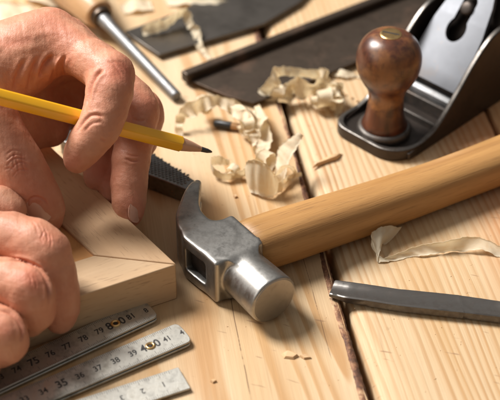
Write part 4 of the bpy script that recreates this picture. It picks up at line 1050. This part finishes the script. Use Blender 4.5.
HLw = build_hand('hand', [(4, li), (4, lm), (4, lr), (4, ll), (4, lt), (8, lp), (8, lq), (9, lw)], {id(lp): 7, id(lq): 7, id(lw): 12}, cr2, [],
                 'bare lower hand in a loose fist holding the frame at the left edge', P(10, 300, 0), redspots=red2, kg=.6)

M['cloth'] = simple('sleeve_cloth', (.10, .13, .17), .85, spec=.2, nscale=700, var=.35, bumpd=.25)
def sleeve(hand_o, a, c, ra, rb, seed):
    a, c = np.array(a[:3]), np.array(c[:3]); c = c.copy(); c[2] = max(c[2], rb + 3); d = norm(c - a); u = norm(np.cross(d, [0, 0, 1])); v = np.cross(u, d); L = np.linalg.norm(c - a); rings = []
    for i in range(44):
        t = i / 43; r = ra + (rb - ra) * t + 1.3 * sin(t * 17 + seed) * t + (.9 if i < 4 else 0)
        rings.append([a + d * L * t + (u * cos(q) + v * sin(q)) * (r + .9 * sin(2 * q + 9 * t + seed) * (.3 + t) + .5 * sin(5 * q - 21 * t)) for q in np.linspace(0, 2 * pi, 56, endpoint=False)])
    inner = [[a + d * 3 + (p - a - d * 0) * .93 for p in rings[0]]]
    b = MB(); b.loft(inner + rings, True); obj('sleeve', b.V, b.F, M['cloth'], hand_o, origin=np.array(list(hand_o['_b'])))
sleeve(HU, Q(-118, 86, 706), Q(-330, 96, 712), 31, 43, 1.0)
sleeve(HLw, Q(-138, 262, 662), Q(-340, 268, 690), 31, 42, 2.6)
# ------------------------------------------------------------------ light
def area(name, direction, dist, size, power, col, target=(0, 0, 20), sy_=None):
    l = bpy.data.lights.new(name, 'AREA'); l.shape = 'RECTANGLE'; l.size = size; l.size_y = sy_ or size; l.energy = power; l.color = col
    o = bpy.data.objects.new(name, l); COL.objects.link(o); d = Vector(norm(direction).tolist())
    o.location = Vector([t * MM for t in target]) + d * dist; o.rotation_euler = d.to_track_quat('Z', 'Y').to_euler(); return o
area('window_light', (-.57, .35, .76), 2.5, .75, 146, (1.0, .975, .945), sy_=1.0)
area('fill_light', (-.92, -.38, .52), 2.2, 1.2, 9, (1.0, .95, .88))  # weak fill lamp, added at front left to lift shavings and fist
w = bpy.data.worlds.new('World'); scn.world = w; w.use_nodes = True; nt = w.node_tree; bg = nt.nodes['Background']
tc = nt.nodes.new('ShaderNodeTexCoord'); sp = nt.nodes.new('ShaderNodeSeparateXYZ'); rp = nt.nodes.new('ShaderNodeValToRGB')
nt.links.new(tc.outputs['Generated'], sp.inputs[0]); mr = nt.nodes.new('ShaderNodeMapRange'); mr.inputs[1].default_value = -.2; mr.inputs[2].default_value = 1
nt.links.new(sp.outputs[2], mr.inputs[0]); nt.links.new(mr.outputs[0], rp.inputs[0])
e = rp.color_ramp.elements; e[0].position = 0; e[0].color = (.10, .08, .065, 1); e[1].position = 1; e[1].color = (.62, .60, .58, 1)
m_ = rp.color_ramp.elements.new(.45); m_.color = (.42, .39, .355, 1)
nt.links.new(rp.outputs[0], bg.inputs[0]); bg.inputs[1].default_value = .46

# ------------------------------------------------------------------ camera
cd = bpy.data.cameras.new('Camera'); cam = bpy.data.objects.new('Camera', cd); COL.objects.link(cam); scn.camera = cam
cd.sensor_width = 36; cd.lens = 36 * FPX / 500; cd.clip_start = .01; cd.clip_end = 20
cam.location = Vector((CAM * MM).tolist()); cam.rotation_euler = (pi / 2 - PITCH, 0, 0)
cd.dof.use_dof = True; cd.dof.focus_distance = float((P(235, 235, 22) - CAM) @ FWD) * MM; cd.dof.aperture_fstop = 8.8; cd.dof.aperture_blades = 8

scn.view_settings.view_transform = 'Standard'; scn.view_settings.look = 'None'; scn.view_settings.exposure = 0; scn.view_settings.gamma = 1
for o in list(bpy.data.objects):
    if '_b' in o: del o['_b']
